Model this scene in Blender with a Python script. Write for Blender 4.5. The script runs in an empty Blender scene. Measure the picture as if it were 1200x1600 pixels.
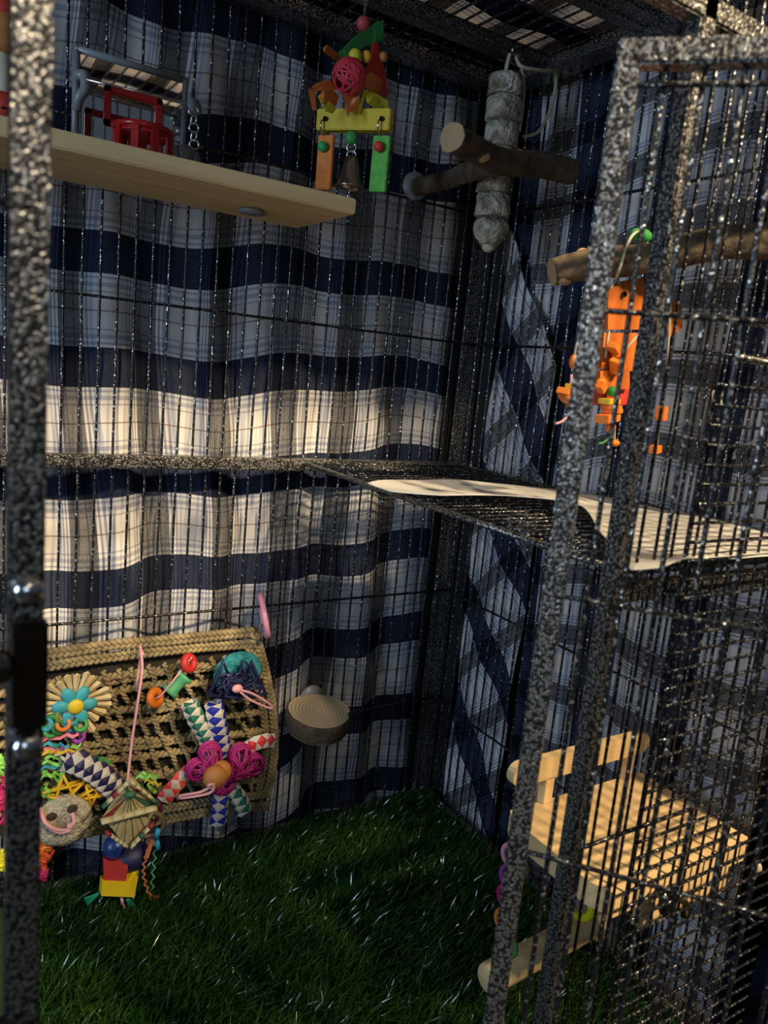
import bpy, bmesh, math, random
import numpy as np
from mathutils import Vector, Matrix
random.seed(7)
S = bpy.context.scene
C = S.collection

# ---------------------------------------------------------------- camera
F, CX, CY, H = 1190.0, 600.0, 800.0, 0.60          # focal length in px of the 1200x1600 frame; camera height above the tray
def _n(v): return v / np.linalg.norm(v)
_nad = _n(np.array([-627., 6433., F])); _va = _n(np.array([1881., -29., F]))
_Z = -_nad; _X = _n(_va - _va.dot(_Z) * _Z); _Y = np.cross(_Z, _X)
R = np.array([_X, _Y, _Z])
cam_d = bpy.data.cameras.new('camera'); cam = bpy.data.objects.new('camera', cam_d); C.objects.link(cam)
cr, cu, cb = R @ np.array([1, 0, 0]), R @ np.array([0, -1, 0]), R @ np.array([0, 0, -1])
cam.matrix_world = Matrix(((cr[0], cu[0], cb[0], 0), (cr[1], cu[1], cb[1], 0), (cr[2], cu[2], cb[2], H), (0, 0, 0, 1)))
cam_d.sensor_fit = 'VERTICAL'; cam_d.sensor_height = 36; cam_d.sensor_width = 27
cam_d.lens = F / 1600 * 36; cam_d.clip_start = 0.01
cam_d.dof.use_dof = True; cam_d.dof.focus_distance = 0.82; cam_d.dof.aperture_fstop = 9
S.camera = cam

# ---------------------------------------------------------------- world, lights, exposure
S.view_settings.view_transform = 'Standard'; S.view_settings.look = 'None'
S.view_settings.gamma = 1; S.view_settings.use_curve_mapping = False
S.view_settings.exposure = 0.0
W = bpy.data.worlds.new('world'); S.world = W; W.use_nodes = True
W.node_tree.nodes['Background'].inputs[0].default_value = (0.62, 0.78, 1.0, 1)
W.node_tree.nodes['Background'].inputs[1].default_value = 0.07
def lamp(name, kind, loc, target, energy, color, **kw):
    d = bpy.data.lights.new(name, kind); o = bpy.data.objects.new(name, d); C.objects.link(o)
    o.location = loc; d.energy = energy; d.color = color
    o.rotation_euler = (Vector(target) - Vector(loc)).to_track_quat('-Z', 'Y').to_euler()
    for k, v in kw.items(): setattr(d, k, v)
    return o
# warm room lamp high behind the camera on the right, plus two added spots
lamp('warm_spot_lamp', 'SPOT', (0.75, -1.60, 2.20), (0.24, 0.80, 0.655), 430, (1.0, 0.75, 0.42), shadow_soft_size=0.03, spot_size=math.radians(11), spot_blend=0.3)
lamp('warm_side_fill', 'SPOT', (0.95, -1.30, 2.10), (0.50, 0.36, 0.46), 400, (1.0, 0.78, 0.48), shadow_soft_size=0.07, spot_size=math.radians(20), spot_blend=0.4)  # added spot, lights the table and platform outside the first cone
lamp('warm_high_fill', 'SPOT', (0.10, -1.50, 2.25), (0.20, 0.40, 0.98), 210, (1.0, 0.80, 0.54), shadow_soft_size=0.05, spot_size=math.radians(23), spot_blend=0.6)  # added spot, brightens the left post's top and the upper front
# cool window to the left of the cage
lamp('window_left', 'AREA', (-1.25, 0.15, 0.70), (0.62, 0.60, 0.22), 12.0, (0.58, 0.78, 1.0), shape='RECTANGLE', size=0.35, size_y=0.6)
# added cool fill light behind the camera, no window known there
lamp('cool_front_fill', 'AREA', (-0.55, -1.7, 1.15), (0.35, 0.8, 0.45), 4.6, (0.66, 0.84, 1.0), shape='RECTANGLE', size=0.6, size_y=0.7)
# lamp over the cage that glows through the cloth roof
lamp('lamp_above_cage', 'POINT', (0.75, 0.30, 1.75), (0.5, 0.5, 0.9), 4, (1.0, 0.66, 0.36), shadow_soft_size=0.05)

# ---------------------------------------------------------------- pixel <-> place helpers (world z = 0 is the tray)
def ray(u, v): return R @ np.array([u - CX, v - CY, F])
def PY(u, v, y): r = ray(u, v); t = y / r[1]; return Vector((r[0] * t, y, r[2] * t + H))
def PX(u, v, x): r = ray(u, v); t = x / r[0]; return Vector((x, r[1] * t, r[2] * t + H))
def PZ(u, v, z): r = ray(u, v); t = (z - H) / r[2]; return Vector((r[0] * t, r[1] * t, z))
def mpp(p): return float(np.dot(np.array([p[0], p[1], p[2] - H]), R @ np.array([0, 0, 1]))) / F   # metres per pixel at a point

# ---------------------------------------------------------------- materials
MATS = {}
def mat(name, col, rough=0.6, metal=0.0, spec=0.5, noise=None, bump=None, transl=0, sss=0):
    """noise=(scale, amount, colour2) ; bump=(scale, strength, distance)"""
    if name in MATS: return MATS[name]
    m = bpy.data.materials.new(name); m.use_nodes = True; nt = m.node_tree; N, L = nt.nodes, nt.links
    b = N['Principled BSDF']
    b.inputs['Base Color'].default_value = (*col, 1); b.inputs['Roughness'].default_value = rough
    b.inputs['Metallic'].default_value = metal; b.inputs['Specular IOR Level'].default_value = spec
    tc = N.new('ShaderNodeTexCoord')
    if noise:
        n = N.new('ShaderNodeTexNoise'); n.inputs['Scale'].default_value = noise[0]; n.inputs['Detail'].default_value = 4
        L.new(tc.outputs['Object'], n.inputs['Vector'])
        r = N.new('ShaderNodeMapRange'); r.inputs[1].default_value = .35; r.inputs[2].default_value = .65; r.inputs[4].default_value = noise[1]
        L.new(n.outputs['Fac'], r.inputs[0])
        mx = N.new('ShaderNodeMix'); mx.data_type = 'RGBA'; L.new(r.outputs[0], mx.inputs[0])
        mx.inputs[6].default_value = (*col, 1); mx.inputs[7].default_value = (*noise[2], 1)
        L.new(mx.outputs[2], b.inputs['Base Color'])
    if bump:
        n2 = N.new('ShaderNodeTexNoise'); n2.inputs['Scale'].default_value = bump[0]; n2.inputs['Detail'].default_value = 3
        L.new(tc.outputs['Object'], n2.inputs['Vector'])
        bp = N.new('ShaderNodeBump'); bp.inputs['Strength'].default_value = bump[1]; bp.inputs['Distance'].default_value = bump[2]
        L.new(n2.outputs['Fac'], bp.inputs['Height']); L.new(bp.outputs[0], b.inputs['Normal'])
    if transl:
        t = N.new('ShaderNodeBsdfTranslucent'); t.inputs[0].default_value = (*col, 1)
        ms = N.new('ShaderNodeMixShader'); ms.inputs[0].default_value = transl
        L.new(b.outputs[0], ms.inputs[1]); L.new(t.outputs[0], ms.inputs[2]); L.new(ms.outputs[0], N['Material Output'].inputs[0])
    MATS[name] = m; return m

def hammertone(name, scale, lo, hi, silver, rough=.32, bstr=.6):
    m = bpy.data.materials.new(name); m.use_nodes = True; nt = m.node_tree; N, L = nt.nodes, nt.links; b = N['Principled BSDF']
    tc = N.new('ShaderNodeTexCoord'); oi = N.new('ShaderNodeObjectInfo')
    ad = N.new('ShaderNodeVectorMath'); ad.operation = 'ADD'; L.new(tc.outputs['Object'], ad.inputs[0])
    sc = N.new('ShaderNodeVectorMath'); sc.operation = 'SCALE'; sc.inputs['Scale'].default_value = 3.7
    L.new(oi.outputs['Location'], sc.inputs[0]); L.new(sc.outputs[0], ad.inputs[1])
    n = N.new('ShaderNodeTexNoise'); n.inputs['Scale'].default_value = scale; n.inputs['Detail'].default_value = 1.5; n.inputs['Distortion'].default_value = .4
    L.new(ad.outputs[0], n.inputs['Vector'])
    cr_ = N.new('ShaderNodeMapRange'); cr_.interpolation_type = 'SMOOTHSTEP'; cr_.inputs[1].default_value = lo; cr_.inputs[2].default_value = hi
    L.new(n.outputs['Fac'], cr_.inputs[0])
    mx = N.new('ShaderNodeMix'); mx.data_type = 'RGBA'; L.new(cr_.outputs[0], mx.inputs[0])
    mx.inputs[6].default_value = (.008, .008, .009, 1); mx.inputs[7].default_value = (*silver, 1)
    L.new(mx.outputs[2], b.inputs['Base Color'])
    b.inputs['Roughness'].default_value = rough; L.new(cr_.outputs[0], b.inputs['Metallic'])
    bp = N.new('ShaderNodeBump'); bp.inputs['Strength'].default_value = bstr; bp.inputs['Distance'].default_value = .0012
    L.new(n.outputs['Fac'], bp.inputs['Height']); L.new(bp.outputs[0], b.inputs['Normal'])
    return m
M_FRAME = hammertone('hammertone_frame', 520, .49, .62, (.50, .48, .45))
M_WIRE = hammertone('hammertone_wire', 330, .60, .67, (.72, .71, .69), .22, 1.0)

def plaid(name, transl=0.0):
    m = bpy.data.materials.new(name); m.use_nodes = True; nt = m.node_tree; N, L = nt.nodes, nt.links; b = N['Principled BSDF']
    uv = N.new('ShaderNodeUVMap'); uv.uv_map = 'weave'; sp = N.new('ShaderNodeSeparateXYZ'); L.new(uv.outputs[0], sp.inputs[0])
    def M(op, a, bb=None, c=None):
        n = N.new('ShaderNodeMath'); n.operation = op
        for i, v in enumerate((a, bb, c)):
            if v is None: continue
            if isinstance(v, (int, float)): n.inputs[i].default_value = v
            else: L.new(v, n.inputs[i])
        return n.outputs[0]
    def dist(s, p):
        f = M('FRACT', M('ADD', M('DIVIDE', s, p), .5)); return M('MULTIPLY', M('ABSOLUTE', M('SUBTRACT', f, .5)), p)
    nz = N.new('ShaderNodeTexNoise'); nz.inputs['Scale'].default_value = 900; nz.inputs['Detail'].default_value = 2
    mp = N.new('ShaderNodeMapping'); mp.inputs['Scale'].default_value = (1, .25, 1); L.new(uv.outputs[0], mp.inputs[0]); L.new(mp.outputs[0], nz.inputs['Vector'])
    dv = dist(sp.outputs['Y'], .115); du = dist(sp.outputs['X'], .0764)
    def mixc(prev, fac, col):
        mx = N.new('ShaderNodeMix'); mx.data_type = 'RGBA'; mx.blend_type = 'MULTIPLY'; L.new(fac, mx.inputs[0])
        if isinstance(prev, tuple): mx.inputs[6].default_value = (*prev, 1)
        else: L.new(prev, mx.inputs[6])
        mx.inputs[7].default_value = (*col, 1); return mx.outputs[2]
    c = mixc((.78, .76, .75), M('LESS_THAN', dv, .0205), (.055, .072, .135))
    c = mixc(c, M('LESS_THAN', du, .0125), (.30, .305, .32))
    for ctr, eps, col in ((.0245, .0011, (.55, .60, .75)), (.0315, .0022, (.62, .65, .76)), (.0385, .0008, (.6, .6, .7)), (.0573, .0006, (.55, .42, .40))):
        c = mixc(c, M('COMPARE', dv, ctr, eps), col)
    for ctr, eps, col in ((.0155, .0009, (.45, .47, .55)), (.0195, .0011, (.5, .53, .66)), (.0235, .0016, (.66, .72, .86)), (.0060, .0007, (.5, .5, .5))):
        c = mixc(c, M('COMPARE', du, ctr, eps), col)
    fr = N.new('ShaderNodeMapRange'); fr.inputs[1].default_value = .42; fr.inputs[2].default_value = .6; fr.inputs[4].default_value = .55
    L.new(nz.outputs['Fac'], fr.inputs[0])
    dark = M('MULTIPLY', M('MAXIMUM', M('LESS_THAN', dv, .0205), M('LESS_THAN', du, .0125)), fr.outputs[0])
    c = mixc(c, dark, (.45, .45, .48))
    L.new(c, b.inputs['Base Color']); b.inputs['Roughness'].default_value = .9; b.inputs['Specular IOR Level'].default_value = .1
    if transl:
        t = N.new('ShaderNodeBsdfTranslucent'); L.new(c, t.inputs[0]); ms = N.new('ShaderNodeMixShader'); ms.inputs[0].default_value = transl
        L.new(b.outputs[0], ms.inputs[1]); L.new(t.outputs[0], ms.inputs[2]); L.new(ms.outputs[0], N['Material Output'].inputs[0])
    return m
M_PLAID = plaid('plaid_cotton', .28); M_PLAID_ROOF = plaid('plaid_cotton_thin', .6)

def wood(name, c1, c2, axis=0, scale=60, rough=.5):
    m = bpy.data.materials.new(name); m.use_nodes = True; nt = m.node_tree; N, L = nt.nodes, nt.links; b = N['Principled BSDF']
    tc = N.new('ShaderNodeTexCoord'); mp = N.new('ShaderNodeMapping'); s = [1, 1, 1]; s[axis] = .07; mp.inputs['Scale'].default_value = s
    L.new(tc.outputs['Object'], mp.inputs[0])
    n = N.new('ShaderNodeTexNoise'); n.inputs['Scale'].default_value = scale; n.inputs['Detail'].default_value = 6; n.inputs['Distortion'].default_value = .8
    L.new(mp.outputs[0], n.inputs['Vector'])
    r = N.new('ShaderNodeValToRGB'); r.color_ramp.elements[0].position = .32; r.color_ramp.elements[0].color = (*c2, 1); r.color_ramp.elements[1].position = .62; r.color_ramp.elements[1].color = (*c1, 1)
    L.new(n.outputs['Fac'], r.inputs[0]); L.new(r.outputs[0], b.inputs['Base Color']); b.inputs['Roughness'].default_value = rough
    bp = N.new('ShaderNodeBump'); bp.inputs['Strength'].default_value = .15; bp.inputs['Distance'].default_value = .0006
    L.new(n.outputs['Fac'], bp.inputs['Height']); L.new(bp.outputs[0], b.inputs['Normal'])
    return m
M_PINE = wood('pine_wood', (.84, .61, .31), (.70, .46, .20))
M_PINE_Y = wood('pine_wood_cross', (.84, .61, .31), (.72, .48, .22), 1)
M_BARK = mat('bark', (.10, .065, .035), .9, noise=(70, .9, (.028, .020, .012)), bump=(160, 1.0, .003))
M_BARKL = mat('pale_bark', (.17, .12, .07), .9, noise=(60, .9, (.045, .032, .02)), bump=(140, 1.0, .003))
M_CUT = mat('cut_wood', (.42, .27, .14), .7, noise=(90, .5, (.30, .18, .09)))
M_STEEL = mat('steel', (.62, .62, .64), .18, 1.0)
M_BELL = mat('bell_metal', (.34, .31, .28), .28, 1.0, bump=(220, .2, .001))
M_PAPER = mat('paper', (.80, .77, .72), .7, transl=.15)
M_GREY = mat('grey_plastic', (.21, .225, .24), .35)
M_REDP = mat('red_plastic', (.42, .012, .010), .28, spec=.6, transl=.15)
M_SEA = mat('seagrass', (.38, .29, .145), .8, noise=(45, .9, (.16, .12, .06)), bump=(500, .6, .001))
M_STRAW = mat('palm_leaf', (.72, .56, .30), .6, noise=(60, .6, (.55, .40, .18)))
def flat(name, c, rough=.55, **k): return mat(name, c, rough, **k)
RED, ORANGE, YELLOW = flat('red_paint', (.38, .03, .03)), flat('orange_paint', (.75, .20, .025)), flat('yellow_paint', (.72, .52, .02))
GREEN, DKGREEN, BLUE = flat('green_paint', (.04, .28, .06)), flat('dark_green_paint', (.02, .15, .035)), flat('blue_paint', (.02, .07, .30))
TEAL, PINK, MAGENTA = flat('teal_paint', (.05, .38, .45)), flat('pink_cord', (.75, .36, .38)), flat('magenta_vine', (.40, .012, .16))
NAVY, LIME, PURPLE = flat('navy_vine', (.006, .009, .055)), flat('lime_paper', (.28, .68, .12)), flat('purple_wood', (.30, .04, .32))
CREAM, BROWN = flat('cream_paper', (.62, .56, .44)), flat('brown_wood', (.48, .19, .05), noise=(120, .5, (.36, .13, .03)))
OPL = mat('orange_plank', (.60, .15, .012), .6, noise=(60, .8, (.42, .09, .006)))
ORW = mat('orange_wood', (.85, .24, .02), .6, noise=(120, .7, (.66, .15, .01)))
GRW = mat('green_wood', (.12, .50, .05), .6, noise=(150, .8, (.06, .33, .03)))
YEW = mat('yellow_wood', (.68, .50, .01), .55, noise=(80, .5, (.55, .38, .01)))
REDW = flat('red_wood', (.62, .05, .03), noise=(90, .6, (.42, .02, .02)))
SALMON = flat('salmon_leather', (.62, .19, .04), noise=(70, .7, (.38, .09, .015)))
M_HOLE = flat('hole_black', (.005, .005, .005), .9)
M_LOOF = mat('loofah', (.62, .55, .40), .9, noise=(200, .9, (.35, .30, .20)), bump=(350, 1.0, .004))
M_TLOOF = mat('teal_loofah', (.03, .30, .34), .9, noise=(200, .9, (.01, .14, .17)), bump=(350, 1.0, .004))
M_PUM = mat('corn_pith', (.56, .51, .43), .9, noise=(75, 1.0, (.17, .125, .08)), bump=(240, 1.0, .008))
M_ROPE = mat('sisal_rope', (.46, .42, .30), .9, bump=(600, .6, .001))
M_CLIP = mat('dark_chrome', (.25, .23, .21), .2, 1.0)

# ---------------------------------------------------------------- mesh helpers
class MB:
    def __init__(s): s.v, s.f, s.mi, s.sm = [], [], [], []
    def add(s, vs, fs, mi=0, smooth=True):
        o = len(s.v); s.v += [tuple(p) for p in vs]
        for f in fs: s.f.append(tuple(i + o for i in f)); s.mi.append(mi); s.sm.append(smooth)
        return s
    def tube(s, pts, r, n=8, mi=0, caps=True, capmi=None, jitter=0, flatten=1.0):
        pts = [Vector(p) for p in pts]; k = len(pts); rs = r if isinstance(r, (list, tuple)) else [r] * k
        vs = []; prev = None
        for i, p in enumerate(pts):
            t = (pts[min(i + 1, k - 1)] - pts[max(i - 1, 0)])
            t = t.normalized() if t.length > 1e-9 else Vector((0, 0, 1))
            if prev is None:
                a = Vector((0, 0, 1)) if abs(t.z) < .9 else Vector((1, 0, 0)); prev = t.cross(a).normalized()
            x = (prev - t * prev.dot(t)); x = x.normalized() if x.length > 1e-6 else t.orthogonal().normalized(); prev = x; y = t.cross(x)
            for j in range(n):
                a = 2 * math.pi * j / n; rr = rs[i] * (1 + (random.uniform(-jitter, jitter) if jitter else 0))
                vs.append(p + x * math.cos(a) * rr + y * math.sin(a) * rr * flatten)
        fs = [(i * n + j, i * n + (j + 1) % n, (i + 1) * n + (j + 1) % n, (i + 1) * n + j) for i in range(k - 1) for j in range(n)]
        s.add(vs, fs, mi)
        if caps:
            o = len(s.v) - len(vs); cm = mi if capmi is None else capmi
            s.f.append(tuple(o + j for j in range(n))[::-1]); s.mi.append(cm); s.sm.append(False)
            s.f.append(tuple(o + (k - 1) * n + j for j in range(n))); s.mi.append(cm); s.sm.append(False)
        return s
    def box(s, c, size, rot=None, mi=0, bev=0.0):
        bm = bmesh.new(); bmesh.ops.create_cube(bm, size=1)
        for v in bm.verts: v.co = Vector((v.co.x * size[0], v.co.y * size[1], v.co.z * size[2]))
        if bev: bmesh.ops.bevel(bm, geom=bm.edges[:], offset=bev, segments=2, affect='EDGES')
        M = rot.to_4x4() if rot is not None else Matrix()
        s.add([Vector(c) + M @ v.co for v in bm.verts], [[v.index for v in f.verts] for f in bm.faces] if not bm.verts.index_update() else None, mi, False)
        bm.free(); return s
    def sphere(s, c, r, sc=(1, 1, 1), mi=0, nu=14, nv=9, rot=None, jit=0):
        vs = [];
        for i in range(nv + 1):
            th = math.pi * i / nv
            for j in range(nu):
                a = 2 * math.pi * j / nu; q = 1 + (random.uniform(-jit, jit) if jit else 0)
                p = Vector((math.sin(th) * math.cos(a) * sc[0], math.sin(th) * math.sin(a) * sc[1], math.cos(th) * sc[2])) * r * q
                if rot is not None: p = rot @ p
                vs.append(Vector(c) + p)
        s.add(vs, [(i * nu + j, (i + 1) * nu + j, (i + 1) * nu + (j + 1) % nu, i * nu + (j + 1) % nu) for i in range(nv) for j in range(nu)], mi); return s
    def lathe(s, c, prof, axis=(0, 0, 1), n=20, mi=0, jit=0, smooth=True):
        q = Vector((0, 0, 1)).rotation_difference(Vector(axis).normalized()); vs = []
        for r, h in prof:
            for j in range(n):
                a = 2 * math.pi * j / n; rr = r * (1 + (random.uniform(-jit, jit) if jit else 0))
                vs.append(Vector(c) + q @ Vector((rr * math.cos(a), rr * math.sin(a), h)))
        s.add(vs, [(i * n + j, i * n + (j + 1) % n, (i + 1) * n + (j + 1) % n, (i + 1) * n + j) for i in range(len(prof) - 1) for j in range(n)], mi, smooth); return s
    def torus(s, c, R_, r, axis=(0, 1, 0), n=20, m=7, mi=0, a0=0, a1=2 * math.pi, sx=1, sy=1):
        q = Vector((0, 0, 1)).rotation_difference(Vector(axis).normalized())
        full = abs(a1 - a0 - 2 * math.pi) < 1e-6
        pts = [Vector(c) + q @ Vector((R_ * sx * math.cos(a0 + (a1 - a0) * i / n), R_ * sy * math.sin(a0 + (a1 - a0) * i / n), 0)) for i in range(n + 1)]
        return s.tube(pts, r, m, mi, caps=not full)
    def prism(s, front, depth, mi=0):
        """front: 3D outline; depth: extrusion vector"""
        n = len(front); f = [Vector(p) for p in front]; b = [p + Vector(depth) for p in f]
        s.add(f + b, [tuple(range(n)), tuple(range(2 * n - 1, n - 1, -1))] + [(i, n + i, n + (i + 1) % n, (i + 1) % n) for i in range(n)], mi, False); return s
    def ribbon(s, pts, w, side, mi=0, th=.0006):
        """a paper strip with thickness: pts centre line, side = width direction"""
        pts = [Vector(p) for p in pts]; sd = Vector(side).normalized(); n = len(pts); vs = []
        for i, p in enumerate(pts):
            t = (pts[min(i + 1, n - 1)] - pts[max(i - 1, 0)]).normalized(); nn = t.cross(sd).normalized() * th
            vs += [p - sd * w / 2 - nn, p + sd * w / 2 - nn, p + sd * w / 2 + nn, p - sd * w / 2 + nn]
        fs = [(i * 4 + j, i * 4 + (j + 1) % 4, (i + 1) * 4 + (j + 1) % 4, (i + 1) * 4 + j) for i in range(n - 1) for j in range(4)]
        fs += [(3, 2, 1, 0), tuple((n - 1) * 4 + j for j in range(4))]
        s.add(vs, fs, mi, False); return s

def wloc(o):
    v = Vector((0, 0, 0))
    while o is not None: v = v + o.location; o = o.parent
    return v
def obj(name, mb, mats, parent=None, origin=None):
    if not isinstance(mats, (list, tuple)): mats = [mats]
    base = wloc(parent) if parent is not None else Vector((0, 0, 0))
    if parent is None and origin is None:
        a = np.array(mb.v); origin = Vector(((a[:, 0].min() + a[:, 0].max()) / 2, (a[:, 1].min() + a[:, 1].max()) / 2, a[:, 2].min()))
    off = Vector(origin) if origin is not None else base
    me = bpy.data.meshes.new(name); me.from_pydata([tuple(Vector(p) - off) for p in mb.v], [], mb.f)
    for m in mats: me.materials.append(m)
    me.polygons.foreach_set('material_index', mb.mi); me.polygons.foreach_set('use_smooth', mb.sm); me.update()
    o = bpy.data.objects.new(name, me); C.objects.link(o)
    o.location = off - base
    if parent is not None: o.parent = parent
    return o
def tag(o, label, cat, group=None, kind=None):
    o['label'] = label; o['category'] = cat
    if group: o['group'] = group
    if kind: o['kind'] = kind
    return o
def thing(name, loc, label, cat, group=None):
    o = bpy.data.objects.new(name, None); C.objects.link(o); o.empty_display_size = .02; o.location = loc
    return tag(o, label, cat, group)
def inst(me, name, loc, parent, rot=(0, 0, 0)):
    o = bpy.data.objects.new(name, me); C.objects.link(o); o.parent = parent; o.location = Vector(loc) - wloc(parent); o.rotation_euler = rot; return o
def smooth_path(pts, k=6):
    pts = [Vector(p) for p in pts]; out = []
    for i in range(len(pts) - 1):
        p0, p1, p2, p3 = pts[max(i - 1, 0)], pts[i], pts[i + 1], pts[min(i + 2, len(pts) - 1)]
        for j in range(k):
            t = j / k; out.append(.5 * ((2 * p1) + (p2 - p0) * t + (2 * p0 - 5 * p1 + 4 * p2 - p3) * t * t + (3 * p1 - p0 - 3 * p2 + p3) * t ** 3))
    return out + [pts[-1]]

# ---------------------------------------------------------------- room shell
XL, XR, YF, YB, ZT = -0.16, 0.632, 0.305, 0.800, 0.955     # inside of the cage; ZT = roof height, tray at 0
f = MB().box((0.3, 0, -.055), (6, 6, .05)); o = obj('floor', f, mat('room_floor', (.10, .06, .035), .5, noise=(8, .6, (.06, .035, .02)))); o['kind'] = 'structure'
f = MB().box((0.3, 0, 2.45), (6, 6, .05)); o = obj('ceiling', f, mat('room_ceiling', (.70, .68, .66), .9)); o['kind'] = 'structure'

# ---------------------------------------------------------------- the cage
cage = thing('bird_cage', (.24, .55, 0), 'tall black hammertone wire flight cage with its front door swung open', 'cage')
T = .0125
def bar(mb, a, b, w=T):
    a, b = Vector(a), Vector(b); c = (a + b) / 2; d = b - a
    mb.box(c, (abs(d.x) + w if abs(d.x) > 1e-6 else w, abs(d.y) + w if abs(d.y) > 1e-6 else w, abs(d.z) + w if abs(d.z) > 1e-6 else w), bev=.0012)
def frame_panel(name, bars):
    mb = MB()
    for a, b in bars: bar(mb, a, b)
    return obj(name, mb, M_FRAME, cage)
def wire_mesh(name, L_, r=.00135, n=6, seg=None):
    seg = seg or max(2, int(L_ / .02)); mb = MB().tube([(0, 0, L_ * i / seg) for i in range(seg + 1)], r, n)
    me = bpy.data.meshes.new(name); me.from_pydata(mb.v, [], mb.f); me.materials.append(M_WIRE)
    me.polygons.foreach_set('use_smooth', mb.sm); me.update(); return me
HZ = [.095, .161 + .0, .317, .488, .644, .799]      # heights of the horizontal wires
HZ = [H - .439, H - .283, H + .044, H + .199]
# back panel
bt = T / 2
back = frame_panel('back_panel', [((XL, YB, bt), (XR - T, YB, bt)), ((XL, YB, ZT - bt), (XR - T, YB, ZT - bt)), ((XR - T, YB, bt), (XR - T, YB, ZT)), ((XL, YB, bt), (XL, YB, ZT))])
mid = MB(); bar(mid, (XL, YB - .014, H - .1145), (XR, YB - .014, H - .1145), .0135); obj('support_rail', mid, M_FRAME, cage)
wv = wire_mesh('vertical_wire', ZT - .01)
x0 = 0.0205 * .8; xs_ = [float(ray(95, 580)[0] / ray(95, 580)[1]) * .797 + i * .0164 for i in range(-15, 32)]
for x in xs_:
    if XL < x < XR - .018: inst(wv, 'wire', (x, YB - .0085, .005), back)
wh = wire_mesh('horizontal_wire', XR - XL, .0016, 6, 2)
for z in HZ: inst(wh, 'crosswire', (XL, YB - .011, z), back, (0, math.pi / 2, 0))
# right side panel
side = frame_panel('side_panel', [((XR, YF, bt), (XR, YB, bt)), ((XR, YF, ZT - bt), (XR, YB, ZT - bt)), ((XR, YB - T * 0, bt), (XR, YB, ZT)), ((XR, YF + bt, bt), (XR, YF + bt, ZT))])
y = YB - .0155
while y > YF + .02:
    inst(wv, 'wire', (XR - .0085, y, .005), side); y -= .0155
wy = wire_mesh('side_crosswire', YB - YF, .0016, 6, 2)
for z in HZ: inst(wy, 'crosswire', (XR - .011, YF, z), side, (-math.pi / 2, 0, 0))
# left side frame
frame_panel('left_frame', [((XL, YF, bt), (XL, YB, bt)), ((XL, YF, ZT - bt), (XL, YB, ZT - bt))])
# roof
roof = frame_panel('roof_frame', [((XL, y, ZT - bt), (XR, y, ZT - bt)) for y in (.565, .705)] + [((XL, .79, ZT - bt - .002), (XR, .79, ZT - bt - .002))])
wr = wire_mesh('roof_wire_mesh', YB - YF, .0014, 6, 2)
x = XL + .02
while x < XR - .01:
    inst(wr, 'roof_wire', (x, YF, ZT - .004), roof, (-math.pi / 2, 0, 0)); x += .0164
for y in (.62, .755): inst(wh, 'crosswire', (XL, y, ZT - .004), roof, (0, math.pi / 2, 0))
# the hatch's broad flat bars below the roof
mb = MB(); mb.box((.236, .705, ZT - .006), (XR - XL, .03, .010), bev=.001); mb.box((.236, .785, ZT - .008), (XR - XL, .028, .012), bev=.001)
mb.box((.236, .56, ZT - .006), (XR - XL, .04, .010), bev=.001); mb.box((.618, .55, ZT - .008), (.028, .49, .012), bev=.001)
obj('hatch_bar', mb, M_FRAME, cage)
# front: posts, beam, sill
XJ0, XJ1 = .0395, .3775
ZO = H + .205
front = frame_panel('front_frame', [((XJ0, YF + bt, 0), (XJ0, YF + bt, ZT)), ((XJ1, YF + bt, 0), (XJ1, YF + bt, ZT)), ((XL, YF + bt, ZO + bt), (XR, YF + bt, ZO + bt)),
    ((XL, YF + bt, ZT - bt), (XR, YF + bt, ZT - bt)), ((XL, YF + bt, bt), (XR, YF + bt, bt)), ((XR, YF + bt, 0), (XR, YF + bt, ZT)), ((XL, YF + bt, 0), (XL, YF + bt, ZT))])
wf = wire_mesh('front_wire', ZT - .01, .0012)
x = XJ1 + .0165
while x < XR - .01:
    inst(wf, 'wire', (x, YF + .004, .005), front); x += .0165
x = XJ0 - .0165
while x > XL + .01:
    inst(wf, 'wire', (x, YF + .004, .005), front); x -= .0165
wu = wire_mesh('transom_wire', ZT - ZO - T, .0015)
x = XJ0 + .0165
while x < XJ1 - .01:
    inst(wu, 'wire', (x, YF + .004, ZO + T), front); x += .0165
wc = wire_mesh('right_crosswire', XR - XJ1, .0016, 6, 8)
for z in (H + .199, PY(900, 1330, YF).z): inst(wc, 'crosswire', (XJ1, YF + .001, z), front, (0, math.pi / 2, 0))
wl = wire_mesh('left_crosswire', XJ0 - XL, .0016, 6, 4)
for z in HZ: inst(wl, 'crosswire', (XL, YF + .001, z), front, (0, math.pi / 2, 0))
# fine mesh of the lower right front panel with its feeder frame above
fm = frame_panel('fine_mesh_panel', [((.4385, YF + .014, .02), (.4385, YF + .014, H + .0))][:0] + [((.447, YF + .012, H + .030), (XR, YF + .012, H + .030))][:0] + [((.4, YF + .013, .012), (.6, YF + .013, .012))])
wd = wire_mesh('fine_crosswire', XR - .437, .0013, 6, 12)
z = H + .012
while z > .03:
    inst(wd, 'crosswire', (.437, YF - .001, z), fm, (0, math.pi / 2, 0)); z -= .0129
wd2 = wire_mesh('fine_upright', H + .012, .0012)
for x in (.4375, .4475): inst(wd2, 'upright', (x, YF + .0015, 0), fm)
ff = MB()
for z in (H + .053, H + .030): ff.tube([(.449, YF - .002, z), (XR, YF - .002, z)], .0024, 8)
ff.tube([(.449, YF - .002, H + .053), (.449, YF - .002, H + .030)], .0024, 8)
obj('feeder_frame', ff, M_FRAME, cage)

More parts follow.
